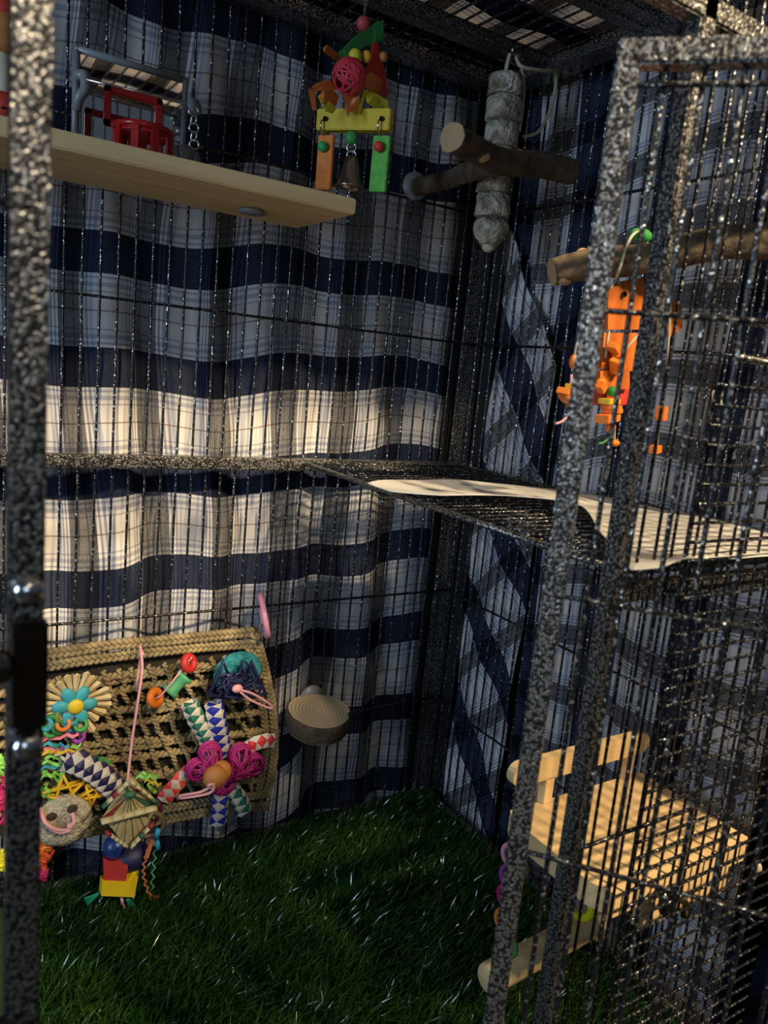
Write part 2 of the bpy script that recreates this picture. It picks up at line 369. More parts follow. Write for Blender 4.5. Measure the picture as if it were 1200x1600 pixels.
# platform half shelf: frame and grating
ZP = H - .112
pl = MB()
for a, b in (((.390, .305, ZP), (.390, .792, ZP)), ((.390, .316, ZP), (XR - .004, .316, ZP)), ((.390, .788, ZP), (XR - .004, .788, ZP)), ((.622, .31, ZP), (.622, .79, ZP))):
    pl.tube([a, b], .0028, 8)
grate_root = obj('platform_frame', pl, M_FRAME, cage)
g = MB()
y = .322
while y < .787: g.tube([(.39, y, ZP), (.622, y, ZP)], .0013, 6); y += .0138
x = .400
while x < .62: g.tube([(x, .316, ZP - .002), (x, .788, ZP - .002)], .0011, 5); x += .028
go = obj('grating', g, M_WIRE, grate_root); go['kind'] = 'stuff'
lip = MB(); bar(lip, (.398, .321, ZP - .015), (XR - .01, .321, ZP - .015), .012); obj('platform_lip', lip, M_FRAME, cage)

# open door: hinged at its left bar, reaching right and towards the camera
dh = .42
d0 = Vector((.724 * dh, .690 * dh, 0)); dd = Vector((.650, -.760, 0)).normalized(); dn = Vector((dd.y, -dd.x, 0))
dang = math.atan2(dd.y, dd.x); DR = Matrix.Rotation(dang, 3, 'Z'); ZD0, ZD1, DW = .06, H + .1685, .33
door = obj('cage_door', MB().box(d0 + Vector((0, 0, (ZD0 + ZD1) / 2)), (.0118, .0118, ZD1 - ZD0), DR, bev=.0012)
   .box(d0 + dd * DW + Vector((0, 0, (ZD0 + ZD1) / 2)), (.0118, .0118, ZD1 - ZD0), DR, bev=.0012)
   .box(d0 + dd * DW / 2 + Vector((0, 0, ZD1 - .0059)), (DW, .0118, .0118), DR, bev=.0012)
   .box(d0 + dd * DW / 2 + Vector((0, 0, ZD0 + .0059)), (DW, .0118, .0118), DR, bev=.0012), M_FRAME, cage)
wdv = wire_mesh('door_wire_mesh', ZD1 - ZD0 - .004, .0015, 7)
k = 1
while .0178 * k < DW - .008:
    p = d0 + dd * .0178 * k; inst(wdv, 'wire', (p.x, p.y, ZD0 + .002), door); k += 1
wdh = wire_mesh('door_crosswire', DW, .0015, 7)
for z in (H + .148, H + .041, H - .1115, H - .2675, H - .42):
    p = d0 + dn * -.0028 * -1; inst(wdh, 'crosswire', (p.x, p.y, z), door, (0, math.pi / 2, dang))
# latch on the left post
lt = MB(); lt.box((.040, YF - .004, H - .127), (.0125, .010, .044), bev=.0015); la = obj('latch', lt, mat('latch_metal', (.035, .025, .02), .35, .8), cage)
sm_ = MB().sphere((.0395, YF - .004, H - .094), .0058, (1, .7, 1), jit=.04); obj('latch_bolt', sm_, M_STEEL, la)
sm_ = MB().sphere((.0395, YF - .005, H - .157), .0058, (1, .7, 1), jit=.04); obj('latch_bolt', sm_, M_STEEL, la)
sm_ = MB().sphere((.0275, YF - .006, H - .122), .0075, (1, .7, 1)); obj('latch_knob', sm_, M_CLIP, la)
# tray
tr = MB(); tr.box((.236, .553, -.008), (XR - XL + .03, YB - YF + .03, .014)); obj('tray', tr, mat('tray_black', (.012, .012, .013), .5), cage)
ft = MB()
for x in (XL, XR):
    for y in (YF + .01, YB - .01): ft.box((x, y, -.0225), (.03, .03, .015))
obj('tray_foot', ft, mat('tray_black', (0, 0, 0)), cage)

cp_ = MB(); cp_.box((.6235, .812, ZT / 2), (.036, .003, ZT), bev=.0005); cp_.box((.6415, .792, ZT / 2), (.003, .038, ZT), bev=.0005)
obj('corner_post_shade', cp_, mat('corner_shade_black', (.010, .010, .011), .5, bump=(500, .4, .001)), cage)  # thin black strips: corner post with the gap's shade put into the colour

# ---------------------------------------------------------------- cloth
def cloth(name, nu, nv, pos, uvf, m, label):
    vs, uv = [], []
    for i in range(nu + 1):
        for j in range(nv + 1):
            a, b = i / nu, j / nv; vs.append(pos(a, b)); uv.append(uvf(a, b))
    fs = [(i * (nv + 1) + j, (i + 1) * (nv + 1) + j, (i + 1) * (nv + 1) + j + 1, i * (nv + 1) + j + 1) for i in range(nu) for j in range(nv)]
    mb = MB().add(vs, fs, 0, True); o = obj(name, mb, m)
    ul = o.data.uv_layers.new(name='weave'); li = np.zeros(len(o.data.loops), int); o.data.loops.foreach_get('vertex_index', li)
    ul.data.foreach_set('uv', np.array(uv)[li].ravel())
    so = o.modifiers.new('thickness', 'SOLIDIFY'); so.thickness = .0008
    return tag(o, label, 'curtain', 'plaid cloths hung round the cage')
def sstep(a, b, x): t = min(1, max(0, (x - a) / (b - a))); return t * t * (3 - 2 * t)
def posA(a, b):
    x = -.16 + a * .86; z = -.02 + b * .99; zc = z - H
    low = 1 - sstep(-.5, .1, zc)
    y = .824 + (.003 + .007 * low) * math.sin(x * 62 + zc * 4) + .0025 * math.sin(x * 121 + 1 + zc * 9) + .002 * math.sin(x * 31 + zc * 60)
    return (x, y, z)
def uvA(a, b):
    x = -.16 + a * .86; z = -.02 + b * .99; zc = z - H
    s = -.024 * min(1, max(-.1, (.555 - x) / .335))
    s += -.020 * (1 - sstep(-.40, -.28, zc)) * math.exp(-((x - .36) / .07) ** 2) - .012 * (1 - sstep(-.52, -.4, zc)) * math.exp(-((x - .40) / .06) ** 2)
    s += .0035 * math.sin(x * 38 + zc * 7) + .004 * math.sin(x * 17 + zc * 12)
    s += .010 * sstep(.12, .25, zc)
    return (x - .153 + .012 * math.sin(zc * 9 + 1) * (1 - sstep(.25, .5, x)) + .003 * math.sin(x * 90), zc + .002 - s)
cloth('back_curtain', 220, 200, posA, uvA, M_PLAID, 'blue, black and white plaid cloth hung behind the back wires')
def posB(a, b):
    y = .26 + a * .55; z = -.02 + b * .99; zc = z - H
    return (.667 + .005 * math.sin(y * 75 + zc * 3) + .003 * math.sin(y * 140 + 2), y, z)
def uvB(a, b):
    y = .26 + a * .55; z = -.02 + b * .99; zc = z - H
    return (zc * 1.02 + .13 * (y - .675) + .01 * math.sin(y * 20), y - .675 + .006 * math.sin(zc * 9) + .004 * math.sin(y * 70))
cloth('side_curtain', 150, 160, posB, uvB, M_PLAID, 'plaid cloth with upright navy stripes hung behind the right side wires')
def posD(a, b):
    y0 = .664 - .0 * b; y = y0 + a * (.812 - y0)
    top = H + .02 + .17 * min(1, max(0, (y - .66) / .12)); z = -.02 + b * (top + .02)
    return (.6490 + .003 * math.sin(y * 80 + z * 12) + .002 * math.cos(z * 40), y, z)
def uvD(a, b):
    x, y, z = posD(a, b); zc = z - H
    p, q = y - .772, zc + .29
    n_ = .738 * p - .674 * q + .010 * math.sin(zc * 10); t_ = .674 * p + .738 * q
    return (t_, n_)
cloth('corner_curtain_flap', 50, 120, posD, uvD, M_PLAID, 'slanting plaid cloth flap hanging beside the back right corner')
def posR(a, b):
    x = -.2 + a * .88; y = .25 + b * .60
    return (x, y, ZT + .014 + .003 * math.sin(x * 50) * math.sin(y * 43))
cloth('roof_cover', 60, 50, posR, lambda a, b: (a * .88 + .02, b * .60 + .04), M_PLAID_ROOF, 'plaid cloth laid over the cage roof')

# ---------------------------------------------------------------- turf
tb = MB().box((.236, .553, .004), (XR - XL - .02, YB - YF - .012, .006)); 
turf = obj('turf_mat', tb, mat('turf_backing', (.01, .03, .008), .9)); tag(turf, 'green artificial grass mat covering the cage floor', 'turf')
rng = np.random.default_rng(3); nb = 62000
bx = rng.uniform(XL + .25, XR - .012, nb); by = rng.uniform(YF + .005, YB - .012, nb); ang = rng.uniform(0, 2 * math.pi, nb)
hh = rng.uniform(.014, .027, nb) * (1 + .25 * np.sin(bx * 40) * np.sin(by * 37)); w = rng.uniform(.0006, .0011, nb); ln = rng.normal(.009, .006, nb); la_ = rng.normal(-1.0, .9, nb)
dx, dy = np.cos(ang), np.sin(ang); lx, ly = np.cos(la_) * ln, np.sin(la_) * ln; zb = .006
V = np.zeros((nb, 5, 3))
V[:, 0] = np.stack([bx - dx * w, by - dy * w, np.full(nb, zb)], 1); V[:, 1] = np.stack([bx + dx * w, by + dy * w, np.full(nb, zb)], 1)
V[:, 2] = np.stack([bx + dx * w + lx * .4, by + dy * w + ly * .4, zb + hh * .62], 1); V[:, 3] = np.stack([bx - dx * w + lx * .4, by - dy * w + ly * .4, zb + hh * .62], 1)
V[:, 4] = np.stack([bx + lx * 1.2, by + ly * 1.2, zb + hh], 1)
V[:, :, 0] = np.clip(V[:, :, 0], XL, XR - .010); V[:, :, 1] = np.clip(V[:, :, 1], YF, YB - .010)
base = np.arange(nb) * 5
me = bpy.data.meshes.new('grass'); q = np.stack([base, base + 1, base + 2, base + 3], 1); t3 = np.stack([base + 3, base + 2, base + 4], 1)
me.vertices.add(nb * 5); me.vertices.foreach_set('co', (V - np.array(wloc(turf))).ravel()); me.loops.add(nb * 7)
me.loops.foreach_set('vertex_index', np.concatenate([q.ravel(), t3.ravel()])); me.polygons.add(nb * 2)
me.polygons.foreach_set('loop_start', np.concatenate([np.arange(nb) * 4, nb * 4 + np.arange(nb) * 3])); me.polygons.foreach_set('loop_total', np.concatenate([np.full(nb, 4), np.full(nb, 3)])); me.update(calc_edges=True)
M_GRASS = mat('turf_blade', (.012, .048, .008), .22, spec=.8, noise=(9, .8, (.035, .085, .012)))
me.materials.append(M_GRASS); go = bpy.data.objects.new('grass', me); C.objects.link(go); go.parent = turf; go['kind'] = 'stuff'

# ---------------------------------------------------------------- wooden shelf
ZS = H + .155
sh = MB(); sh.box((.1015, .7225, ZS - .007), (.523, .125, .014), bev=.0012)
shelf = obj('wooden_shelf', sh, M_PINE); tag(shelf, 'long pale pine shelf board bolted across the upper back wires', 'shelf')
bo = MB()
for x in (.02, .29): bo.lathe((x, .735, ZS - .018), [(0, 0), (.013, 0), (.013, .003), (.004, .003), (.004, .004)], n=18)
obj('washer', bo, M_GREY, shelf)

# mirror
my = .770
mr = thing('mirror_toy', (PY(205, 225, my).x, my, ZS), 'grey framed acrylic mirror with a wire rod standing on the pine shelf', 'mirror')
TL, TR, BR_, BL = [PY(*p, my) for p in ((126, 78), (291, 132), (284, 240), (117, 207))]
TL = Vector((BL.x, my, TL.z)); TR = Vector((BR_.x, my, TL.z)); zb_ = ZS + .001
BL.z = BR_.z = zb_; TL.z = TR.z = TL.z
fr = MB()
cor = [BL, BR_, TR, TL, BL]
for a, b in zip(cor, cor[1:]): fr.tube([a + (b - a) * t for t in (-.02, .5, 1.02)], .0032, 8)
obj('mirror_frame', fr, M_GREY, mr)
mm = MB(); mm.prism([BL + Vector((.003, -.002, .004)), BR_ + Vector((-.003, -.002, .004)), TR + Vector((-.003, -.002, -.004)), TL + Vector((.003, -.002, -.004))], (0, .003, 0))
obj('mirror_glass', mm, mat('mirror', (.85, .83, .83), .03, 1.0), mr)
wvp = MB(); wvp.tube(smooth_path([PY(121, 118, my - .006), PY(132, 118, my - .012), PY(133, 140, my - .014), PY(124, 152, my - .012), PY(119, 170, my - .006)], 4), .0045, 8); obj('wavy_bracket', wvp, M_GREY, mr)
rd = MB(); ra, rb = PY(134, 124, my - .02), PY(303, 165, my - .026); rd.tube([ra, rb], .0013, 8); rod = obj('rod', rd, M_STEEL, mr)
ch = MB(); p = Vector(rb)
for i in range(5):
    ch.torus(p + Vector((.0005 * i, 0, -.005 - .007 * i)), .0042, .0009, (1, .3 * (i % 2), 0) if i % 2 else (.2, 1, 0), 12, 5, sy=1, sx=1)
obj('chain', ch, M_STEEL, mr)
for (u, v, rx) in ((304, 167, 13), (278, 243, 15), (290, 240, 14), (303, 247, 12)):
    q_ = PY(u, v, my - .022 - .004 * (u % 3)); q_.z = max(q_.z, ZS + rx * mpp(q_) * .95); obj('grey_disc', MB().lathe(q_, [(0, -.0015), (rx * mpp(q_), -.0015), (rx * mpp(q_), .0015), (0, .0015)], (.45, -1, .25), 24), M_GREY, mr)

# red basketball hoop toy
hy = .705; hp = PY(212, 235, hy); mp_ = mpp(hp)
hoop = thing('toy_basketball_hoop', (hp.x, hy, ZS), 'small translucent red basketball hoop toy standing in front of the mirror', 'toy')
hb_ = MB(); a, b, c, d = [PY(*q, hy + .022) for q in ((169, 131), (249, 147), (249, 205), (169, 188))]
xa, xb, zt_, zb2 = a.x, b.x, a.z - .004, ZS + .030
for (p1, p2) in (((xa, zt_), (xb, zt_)), ((xa, zb2), (xb, zb2)), ((xa, zb2), (xa, zt_)), ((xb, zb2), (xb, zt_))):
    hb_.box(((p1[0] + p2[0]) / 2, hy + .022, (p1[1] + p2[1]) / 2), (abs(p1[0] - p2[0]) + .006, .004, abs(p1[1] - p2[1]) + .006), bev=.001)
obj('backboard', hb_, M_REDP, hoop)
hc = MB(); cx_ = (xa + xb) / 2 + .003; rr_ = .023
for z_ in (.024, .003): hc.torus((cx_, hy - .002, ZS + z_), rr_, .0026, (0, 0, 1), 28, 8)
hc.lathe((cx_, hy - .002, ZS + .019), [(rr_, 0), (rr_, .006), (rr_ - .002, .006), (rr_ - .002, 0), (rr_, 0)], n=28)
for k in range(9):
    a_ = 2 * math.pi * k / 9; hc.box((cx_ + rr_ * math.cos(a_), hy - .002 + rr_ * math.sin(a_), ZS + .013), (.003, .006, .021), Matrix.Rotation(a_, 3, 'Z'))
hc.box((cx_, hy + .020, ZS + .018), (.016, .008, .030))
obj('net_basket', hc, M_REDP, hoop)

# red toy behind the left post, cut by the frame edge
ty = .70; tp = PY(5, 60, ty)
lt_ = thing('hanging_bead_toy', (tp.x, ty, ZS), 'red and brown bead toy at the far left above the pine shelf', 'toy')
for i, (v, m_) in enumerate(((15, REDW), (40, BROWN), (66, BROWN), (168, REDW), (182, REDW))):
    q_ = PY(4, v, ty); obj('bead', MB().lathe(q_, [(0, -.009), (.011, -.009), (.013, -.004), (.013, .004), (.011, .009), (0, .009)], n=18), m_, lt_)
obj('peg', MB().tube([PY(3, 75, ty), PY(3, 178, ty)], .0085, 12), CREAM, lt_)
obj('cord', MB().tube([PY(4, 15, ty) + Vector((0, 0, .0)), Vector((PY(4, 15, ty).x, ty, ZT - .006))], .0012, 6), M_ROPE, lt_)

# ---------------------------------------------------------------- colourful wooden toy hanging from the roof
hy = .725
def Q(u, v, d=0): return PY(u, v, hy + d)
ht = thing('hanging_block_toy', Q(550, 190), 'colourful wooden block toy with yellow bar and bell hanging from the roof', 'toy')
m1 = mpp(Q(550, 190)); ub = Vector(-_n(ray(-3350, 190))); RB_ = Matrix.Rotation(math.atan2(ub.y, ub.x), 3, 'Z'); bn = RB_ @ Vector((0, 1, 0)); bcen = Q(554, 189)
def QB(u, v, d=0):
    r_ = Vector(ray(u, v)); t = (bn.dot(bcen) - bn.z * H + d) / bn.dot(r_); return Vector((r_.x * t, r_.y * t, r_.z * t + H))
def part(name, mb, m_, par=ht): return obj(name, mb, m_, par)
top = Q(569, 36); part('hook', MB().tube(smooth_path([Vector((top.x, hy, ZT - .004)), top + Vector((.003, 0, .03)), top + Vector((0, 0, .012)), top], 5), .0013, 7), M_STEEL)
for (u, v, r_, m_) in ((568, 37, 11, flat('faded_red', (.50, .06, .07))), (555, 87, 10, flat('lemon', (.62, .58, .03))), (573, 89, 9, flat('amber', (.80, .38, .03))), (599, 89, 7.5, BROWN), (549, 215, 10.5, GREEN)):
    part('bead', MB().sphere(Q(u, v, -.012 if 80 < v < 100 else 0), r_ * m1), m_)
# pleated green roof block
gb = MB(); pts = [(536, 100), (541, 75), (566, 50), (586, 36), (592, 66), (570, 72), (549, 92)]
gb.prism([Q(*p_, -.008) for p_ in pts], (0, .018, 0)); gbo = part('green_block', gb, DKGREEN)
for k in range(3):
    part('green_slat', MB().prism([Q(586 + 5 * k, 36 - k * 2, -.010 - .002 * k), Q(590 + 5 * k, 33 - k, -.010 - .002 * k), Q(590 + 5 * k, 64, -.010), Q(586 + 5 * k, 66, -.010)], (0, .02, 0)), DKGREEN, gbo)
def vine_ball(c, r, n=16, rt=.0011, seed=1, squash=(1, 1, 1)):
    rn = random.Random(seed); mb = MB()
    for k in range(n):
        ax = Vector((rn.uniform(-1, 1), rn.uniform(-1, 1), rn.uniform(-1, 1))).normalized(); q_ = Vector((0, 0, 1)).rotation_difference(ax); of = rn.uniform(-.35, .35)
        pts = []
        for i in range(19):
            a_ = 2 * math.pi * i / 18; e = Vector((math.cos(a_) * math.sqrt(1 - of * of), math.sin(a_) * math.sqrt(1 - of * of), of + .12 * math.sin(3 * a_))); e = q_ @ (e.normalized() * r * rn.uniform(.97, 1.0))
            pts.append(Vector(c) + Vector((e.x * squash[0], e.y * squash[1], e.z * squash[2])))
        mb.tube(pts, rt, 5, caps=False)
    return mb
part('vine_ball', vine_ball(Q(546, 119, -.022), 24.5 * m1, 26, .0011, 5), flat('red_vine', (.60, .03, .06)))
def leaf(pts, ds, m_, name='leather_strip', th=.0016): return part(name, MB().prism([Q(u, v, d_) for (u, v), d_ in zip(pts, ds)], (0, th, 0)), m_)
leaf([(506, 74), (511, 70), (531, 85), (532, 98), (524, 93), (507, 80)], [-.01, -.01, -.004, 0, -.006, -.012], SALMON)
leaf([(483, 140), (494, 130), (512, 125), (528, 130), (526, 140), (508, 146), (500, 140), (492, 146), (495, 172), (489, 172)], [-.02, -.014, -.01, -.006, -.012, -.02, -.018, -.02, -.006, -.004], SALMON)
leaf([(497, 150), (507, 142), (520, 141), (530, 150), (526, 164), (514, 172), (505, 160)], [-.02, -.022, -.018, -.012, -.016, -.02, -.024], SALMON)
leaf([(499, 152), (508, 154), (518, 161), (526, 170), (520, 177), (509, 173)], [-.024, -.02, -.02, -.016, -.02, -.024], flat('lemon', (0, 0, 0)))
leaf([(583, 66), (592, 66), (596, 92), (603, 112), (606, 152), (597, 150), (585, 140), (570, 112), (578, 96)], [-.014, -.012, -.008, -.006, -.004, -.012, -.02, -.022, -.018], REDW)
leaf([(568, 120), (578, 112), (590, 118), (598, 128), (592, 146), (580, 144), (566, 130)], [-.024, -.026, -.024, -.018, -.016, -.022, -.026], SALMON)
leaf([(549, 130), (566, 118), (570, 134), (562, 150), (560, 176), (543, 174), (538, 146)], [-.02, -.024, -.026, -.022, -.012, -.012, -.018], SALMON)
leaf([(540, 160), (549, 163), (545, 182), (541, 172)], [-.02, -.02, -.024, -.022], SALMON)
leaf([(570, 140), (575, 140), (564, 172), (561, 178), (559, 170)], [-.024, -.02, -.012, -.012, -.014], flat('lemon', (0, 0, 0)))
leaf([(572, 142), (588, 146), (607, 158), (606, 179), (590, 170), (575, 160)], [-.02, -.022, -.02, -.014, -.02, -.024], flat('lemon', (0, 0, 0)))
yb = part('yellow_bar', MB().box((Q(554, 189).x, hy, Q(554, 189).z), (122 * m1, .012, 31 * m1), RB_, bev=.001), YEW)
for u in (509, 597): part('bar_hole', MB().lathe(QB(u, 186, -.0065), [(0, 0), (3.6 * m1, 0), (3.6 * m1, .002)], tuple(-bn), 14), M_HOLE, yb)
for u in (505, 594): part('wire_loop', MB().torus(QB(u, 200, -.004), 12 * m1, .0009, tuple(ub), 16, 6, sx=1.0, sy=.8), M_STEEL)
def slat(u0, v0, u1, v1, w_, m_, name):
    a, b = QB(u0, v0), QB(u1, v1); ang_ = math.atan2((b - a).dot(ub), a.z - b.z)
    return part(name, MB().box((a + b) / 2, (w_ * m1, .006, (a - b).length), RB_ @ Matrix.Rotation(-ang_, 3, 'Y'), bev=.0008), m_)
slat(511, 212, 505, 297, 26, ORW, 'orange_slat'); slat(598, 213, 590, 300, 27, GRW, 'green_slat')
part('small_bead', MB().sphere(QB(504, 229, -.007), 8 * m1), flat('jade', (.02, .40, .12))); part('small_bead', MB().sphere(QB(592, 229, -.007), 8 * m1), flat('cherry', (.65, .04, .04)))
for k, v in enumerate((226, 238)): part('chain_ring', MB().torus(Q(549, v + 4), 7 * m1, .0009, (.6, 1, 0), 16, 6), M_STEEL)
bc = Q(546, 292); bell = part('bell', MB().lathe((bc.x, bc.y, bc.z), [(0, .029), (.005, .029), (.007, .027), (.0085, .020), (.0105, .009), (.014, .001), (.0155, -.001), (.0145, -.001), (.011, .004), (.008, .018), (0, .025)], n=26), M_BELL)
part('clapper', MB().tube([bc + Vector((0, 0, .02)), bc + Vector((0, 0, -.008))], .0012, 6).sphere(bc + Vector((0, 0, -.009)), .003), M_STEEL, bell)

# ---------------------------------------------------------------- pith column toy in the back corner
cyy = .685; pc = PY(778, 240, cyy); cxx = PY(790, 130, cyy).x
mc = mpp(pc)
col = thing('pith_column_toy', (cxx, cyy, PY(765, 385, cyy).z), 'tall stack of pale rough pith discs hanging from the roof corner', 'toy')
for i, (v0, v1, u) in enumerate(((118, 152, 790), (154, 191, 787), (193, 232, 783), (234, 268, 779), (272, 303, 771), (304, 341, 770), (343, 384, 766))):
    z0 = PY(u, v1, cyy).z; z1 = PY(u, v0, cyy).z; xx = PY(u, (v0 + v1) / 2, cyy).x; r_ = (.0185, .0190, .0180, .018, .0175, .0185, .0190)[i]
    hgt = z1 - z0; pr = [(0, 0), (r_ * .88, 0), (r_ * 1.02, hgt * .06), (r_, hgt * .3), (r_ * .99, hgt * .6), (r_ * 1.0, hgt * .88), (r_ * .92, hgt * .99), (0, hgt)]
    if i == 6: pr = [(0, 0), (r_ * .5, 0), (r_ * .85, hgt * .3), (r_, hgt * .55), (r_ * 1.02, hgt * .8), (r_ * .85, hgt), (0, hgt)]
    obj('pith_disc', MB().lathe((xx, cyy, z0), pr, n=28, jit=.035), M_PUM, col)
kn = PY(763, 386, cyy); obj('rope_knot', MB().sphere(kn, .007, (1, 1, .8), jit=.12), M_ROPE, col)
obj('hanging_rope', MB().tube(smooth_path([PY(788, 120, cyy), PY(793, 100, cyy), PY(797, 84, cyy)], 5), .0022, 7, jitter=.1)
   .tube(smooth_path([PY(806, 88, cyy), PY(815, 104, cyy - .01), PY(845, 110, cyy - .01), PY(866, 112, cyy), PY(868, 135, cyy), PY(858, 175, cyy), PY(842, 205, cyy), PY(818, 214, cyy)], 6), .0019, 7, jitter=.12)
   .tube(smooth_path([PY(806, 88, cyy), PY(818, 120, cyy), PY(818, 160, cyy), PY(812, 205, cyy)], 5), .0012, 6), M_ROPE, col)
obj('eye_bolt', MB().torus(PY(803, 92, cyy), .006, .0018, (.3, 1, 0), 16, 7).tube([PY(800, 88, cyy), Vector((PY(800, 88, cyy).x, cyy, ZT - .004))], .002, 7), M_CLIP, col)

# ---------------------------------------------------------------- branch perches
def branch(mb, pts, rs, n=18, jit=.05, k=7):
    sp = smooth_path(pts, k); rr = np.interp(np.linspace(0, len(pts) - 1, len(sp)), range(len(pts)), rs); mb.tube(sp, [float(r_) for r_ in rr], n, 0, True, 1, jit)
bp1 = thing('forked_branch_perch', PY(648, 290, .785), 'forked natural branch perch bolted to the back wires before the pith column', 'perch', 'branch perches')
mb = MB(); branch(mb, [PY(706, 214, .585), PY(740, 233, .60), (PY(780, 252, .61)), PY(840, 257, .62), PY(893, 268, .625)], [.0125, .0118, .0125, .0122, .0128])
branch(mb, [PY(652, 292, .775), PY(690, 284, .74), PY(735, 268, .69), PY(775, 258, .64), PY(800, 256, .615)], [.0100, .0095, .0105, .0100, .008])
obj('branch', mb, [M_BARK, M_CUT], bp1)
obj('trimmed_knot', MB().sphere(PY(752, 242, .596), .0075, (1.3, .75, .85), jit=.06), M_CUT, bp1); obj('trimmed_knot', MB().sphere(PY(811, 240, .612), .0055, (1.1, .8, .8), jit=.06), M_CUT, bp1)
obj('washer', MB().lathe(PY(648, 291, .782), [(0, -.001), (.0155, -.001), (.0155, .002), (.008, .003), (0, .003)], (-.15, -1, 0), 26), M_GREY, bp1)
bp2 = thing('thick_branch_perch', PX(1196, 385, .615), 'thick barked branch perch reaching out above the orange toy', 'perch')
e0, e1 = PY(862, 426, .475), PX(1228, 378, .617)
mb = MB(); branch(mb, [e0, e0.lerp(e1, .18) + Vector((0, 0, .003)), e0.lerp(e1, .4) + Vector((0, 0, .001)), e0.lerp(e1, .7) + Vector((0, 0, .006)), e1], [.0105, .0125, .0120, .0135, .0150]); obj('branch', mb, [M_BARKL, M_CUT], bp2)
obj('trimmed_knot', MB().sphere(PY(912, 406, .469), .0078, (1.3, .9, 1.1), rot=Matrix.Rotation(.6, 3, 'Y')), M_CUT, bp2); obj('trimmed_knot', MB().sphere(PY(880, 437, .469), .006, (1.5, .9, .7)), M_CUT, bp2)
obj('washer', MB().lathe(tuple(e1 + Vector((.001, 0, 0))), [(0, -.001), (.018, -.001), (.018, .003), (0, .003)], (-1, 0, 0), 24), M_GREY, bp2)

# ---------------------------------------------------------------- orange toy hanging from the thick branch
oy = .455
def O(u, v, d=0): return PY(u, v, oy + d)
mo = mpp(O(960, 560))
ot = thing('orange_block_toy', O(960, 680), 'orange plank and block toy hanging below the thick branch', 'toy')
def op(name, pts, m_, d=0, th=.008, par=ot): return obj(name, MB().prism([O(u, v, d) for u, v in pts], (0, th, 0)), m_, par)
p1 = op('plank', [(950, 455), (975, 440), (1006, 434), (1008, 470), (1006, 515), (950, 515)], OPL, -.002, .007)
obj('plank_hole', MB().lathe(O(974, 460, -.003), [(0, 0), (.0023, 0), (.0023, .002)], (0, -1, 0), 12), M_HOLE, p1)
op('plank', [(944, 520), (998, 520), (996, 556), (990, 580), (940, 576)], OPL, .001, .007)
op('plank', [(1054, 470), (1066, 480), (1066, 512), (1046, 527), (1040, 505)], OPL, .004, .006)
op('plank', [(938, 580), (984, 576), (984, 608), (936, 610)], OPL, -.001, .009)
op('plank', [(940, 612), (986, 606), (986, 632), (938, 634)], REDW, .004, .009)
def blk(u, v, w_, h_, dep, rot, m_, d=-.006):
    q_ = O(u, v, d); return obj('block', MB().box(q_, (w_ * mo * 1.12, dep * mo * 1.1, h_ * mo * 1.12), Matrix.Rotation(math.radians(rot), 3, 'Y') @ Matrix.Rotation(math.radians(20), 3, 'Z'), bev=.0006), m_, ot)
for a in ((960, 545, 26, 10, 14, 22, ORW), (968, 565, 24, 9, 16, 50, ORW), (962, 573, 24, 9, 16, 50, ORW), (884, 614, 24, 9, 18, 15, ORW), (885, 622, 22, 8, 18, 25, ORW), (890, 604, 10, 8, 10, 0, YEW),
          (952, 627, 40, 8, 18, -2, YEW), (955, 636, 32, 8, 20, 3, ORW), (957, 642, 30, 7, 20, -4, ORW), (950, 653, 44, 12, 20, -6, ORW), (939, 605, 16, 12, 12, 30, ORW),
          (1034, 644, 16, 18, 14, 0, ORW), (1033, 652, 16, 10, 15, 0, ORW), (1024, 702, 20, 12, 14, -5, ORW)): blk(*a)
for (u, v, r_, sc_, m_) in ((898, 565, 8.5, (1, 1, 1.35), ORW), (957, 612, 10, (1, 1, .85), GREEN), (892, 634, 6, (1, 1, 1.2), ORW), (954, 668, 8.5, (1, 1, 1), ORW), (961, 692, 7, (1.3, 1, .8), ORW), (938, 600, 9, (1, 1, 1), ORW)):
    obj('bead', MB().sphere(O(u, v, -.004), r_ * mo, sc_), m_, ot)
for pts, m_ in (([(964, 436), (972, 460), (955, 500), (946, 560)], M_ROPE), ([(1000, 520), (978, 545), (968, 560)], M_ROPE), ([(955, 640), (956, 675), (945, 690), (935, 693)], GREEN), ([(893, 585), (890, 640), (880, 657), (868, 662)], PINK), ([(898, 555), (905, 530), (930, 500), (960, 440)], M_ROPE), ([(960, 670), (960, 692)], M_ROPE),
                ([(1050, 440), (1040, 600), (1033, 640), (1026, 700)], M_ROPE)):
    obj('string', MB().tube(smooth_path([O(u, v, .0 if m_ is M_ROPE and v else -.004) for u, v in pts], 5), .0011, 6), m_, ot)
obj('top_loop', MB().tube(smooth_path([O(962, 438, 0), O(968, 420, -.016), O(985, 372, -.01), O(1002, 362, 0), O(1010, 380, .02), O(1000, 430, .006)], 6), .0012, 6), M_ROPE, ot)
obj('green_bead', MB().sphere(O(1001, 368, .008), .0075, (1.6, 1, .8)), GREEN, ot)

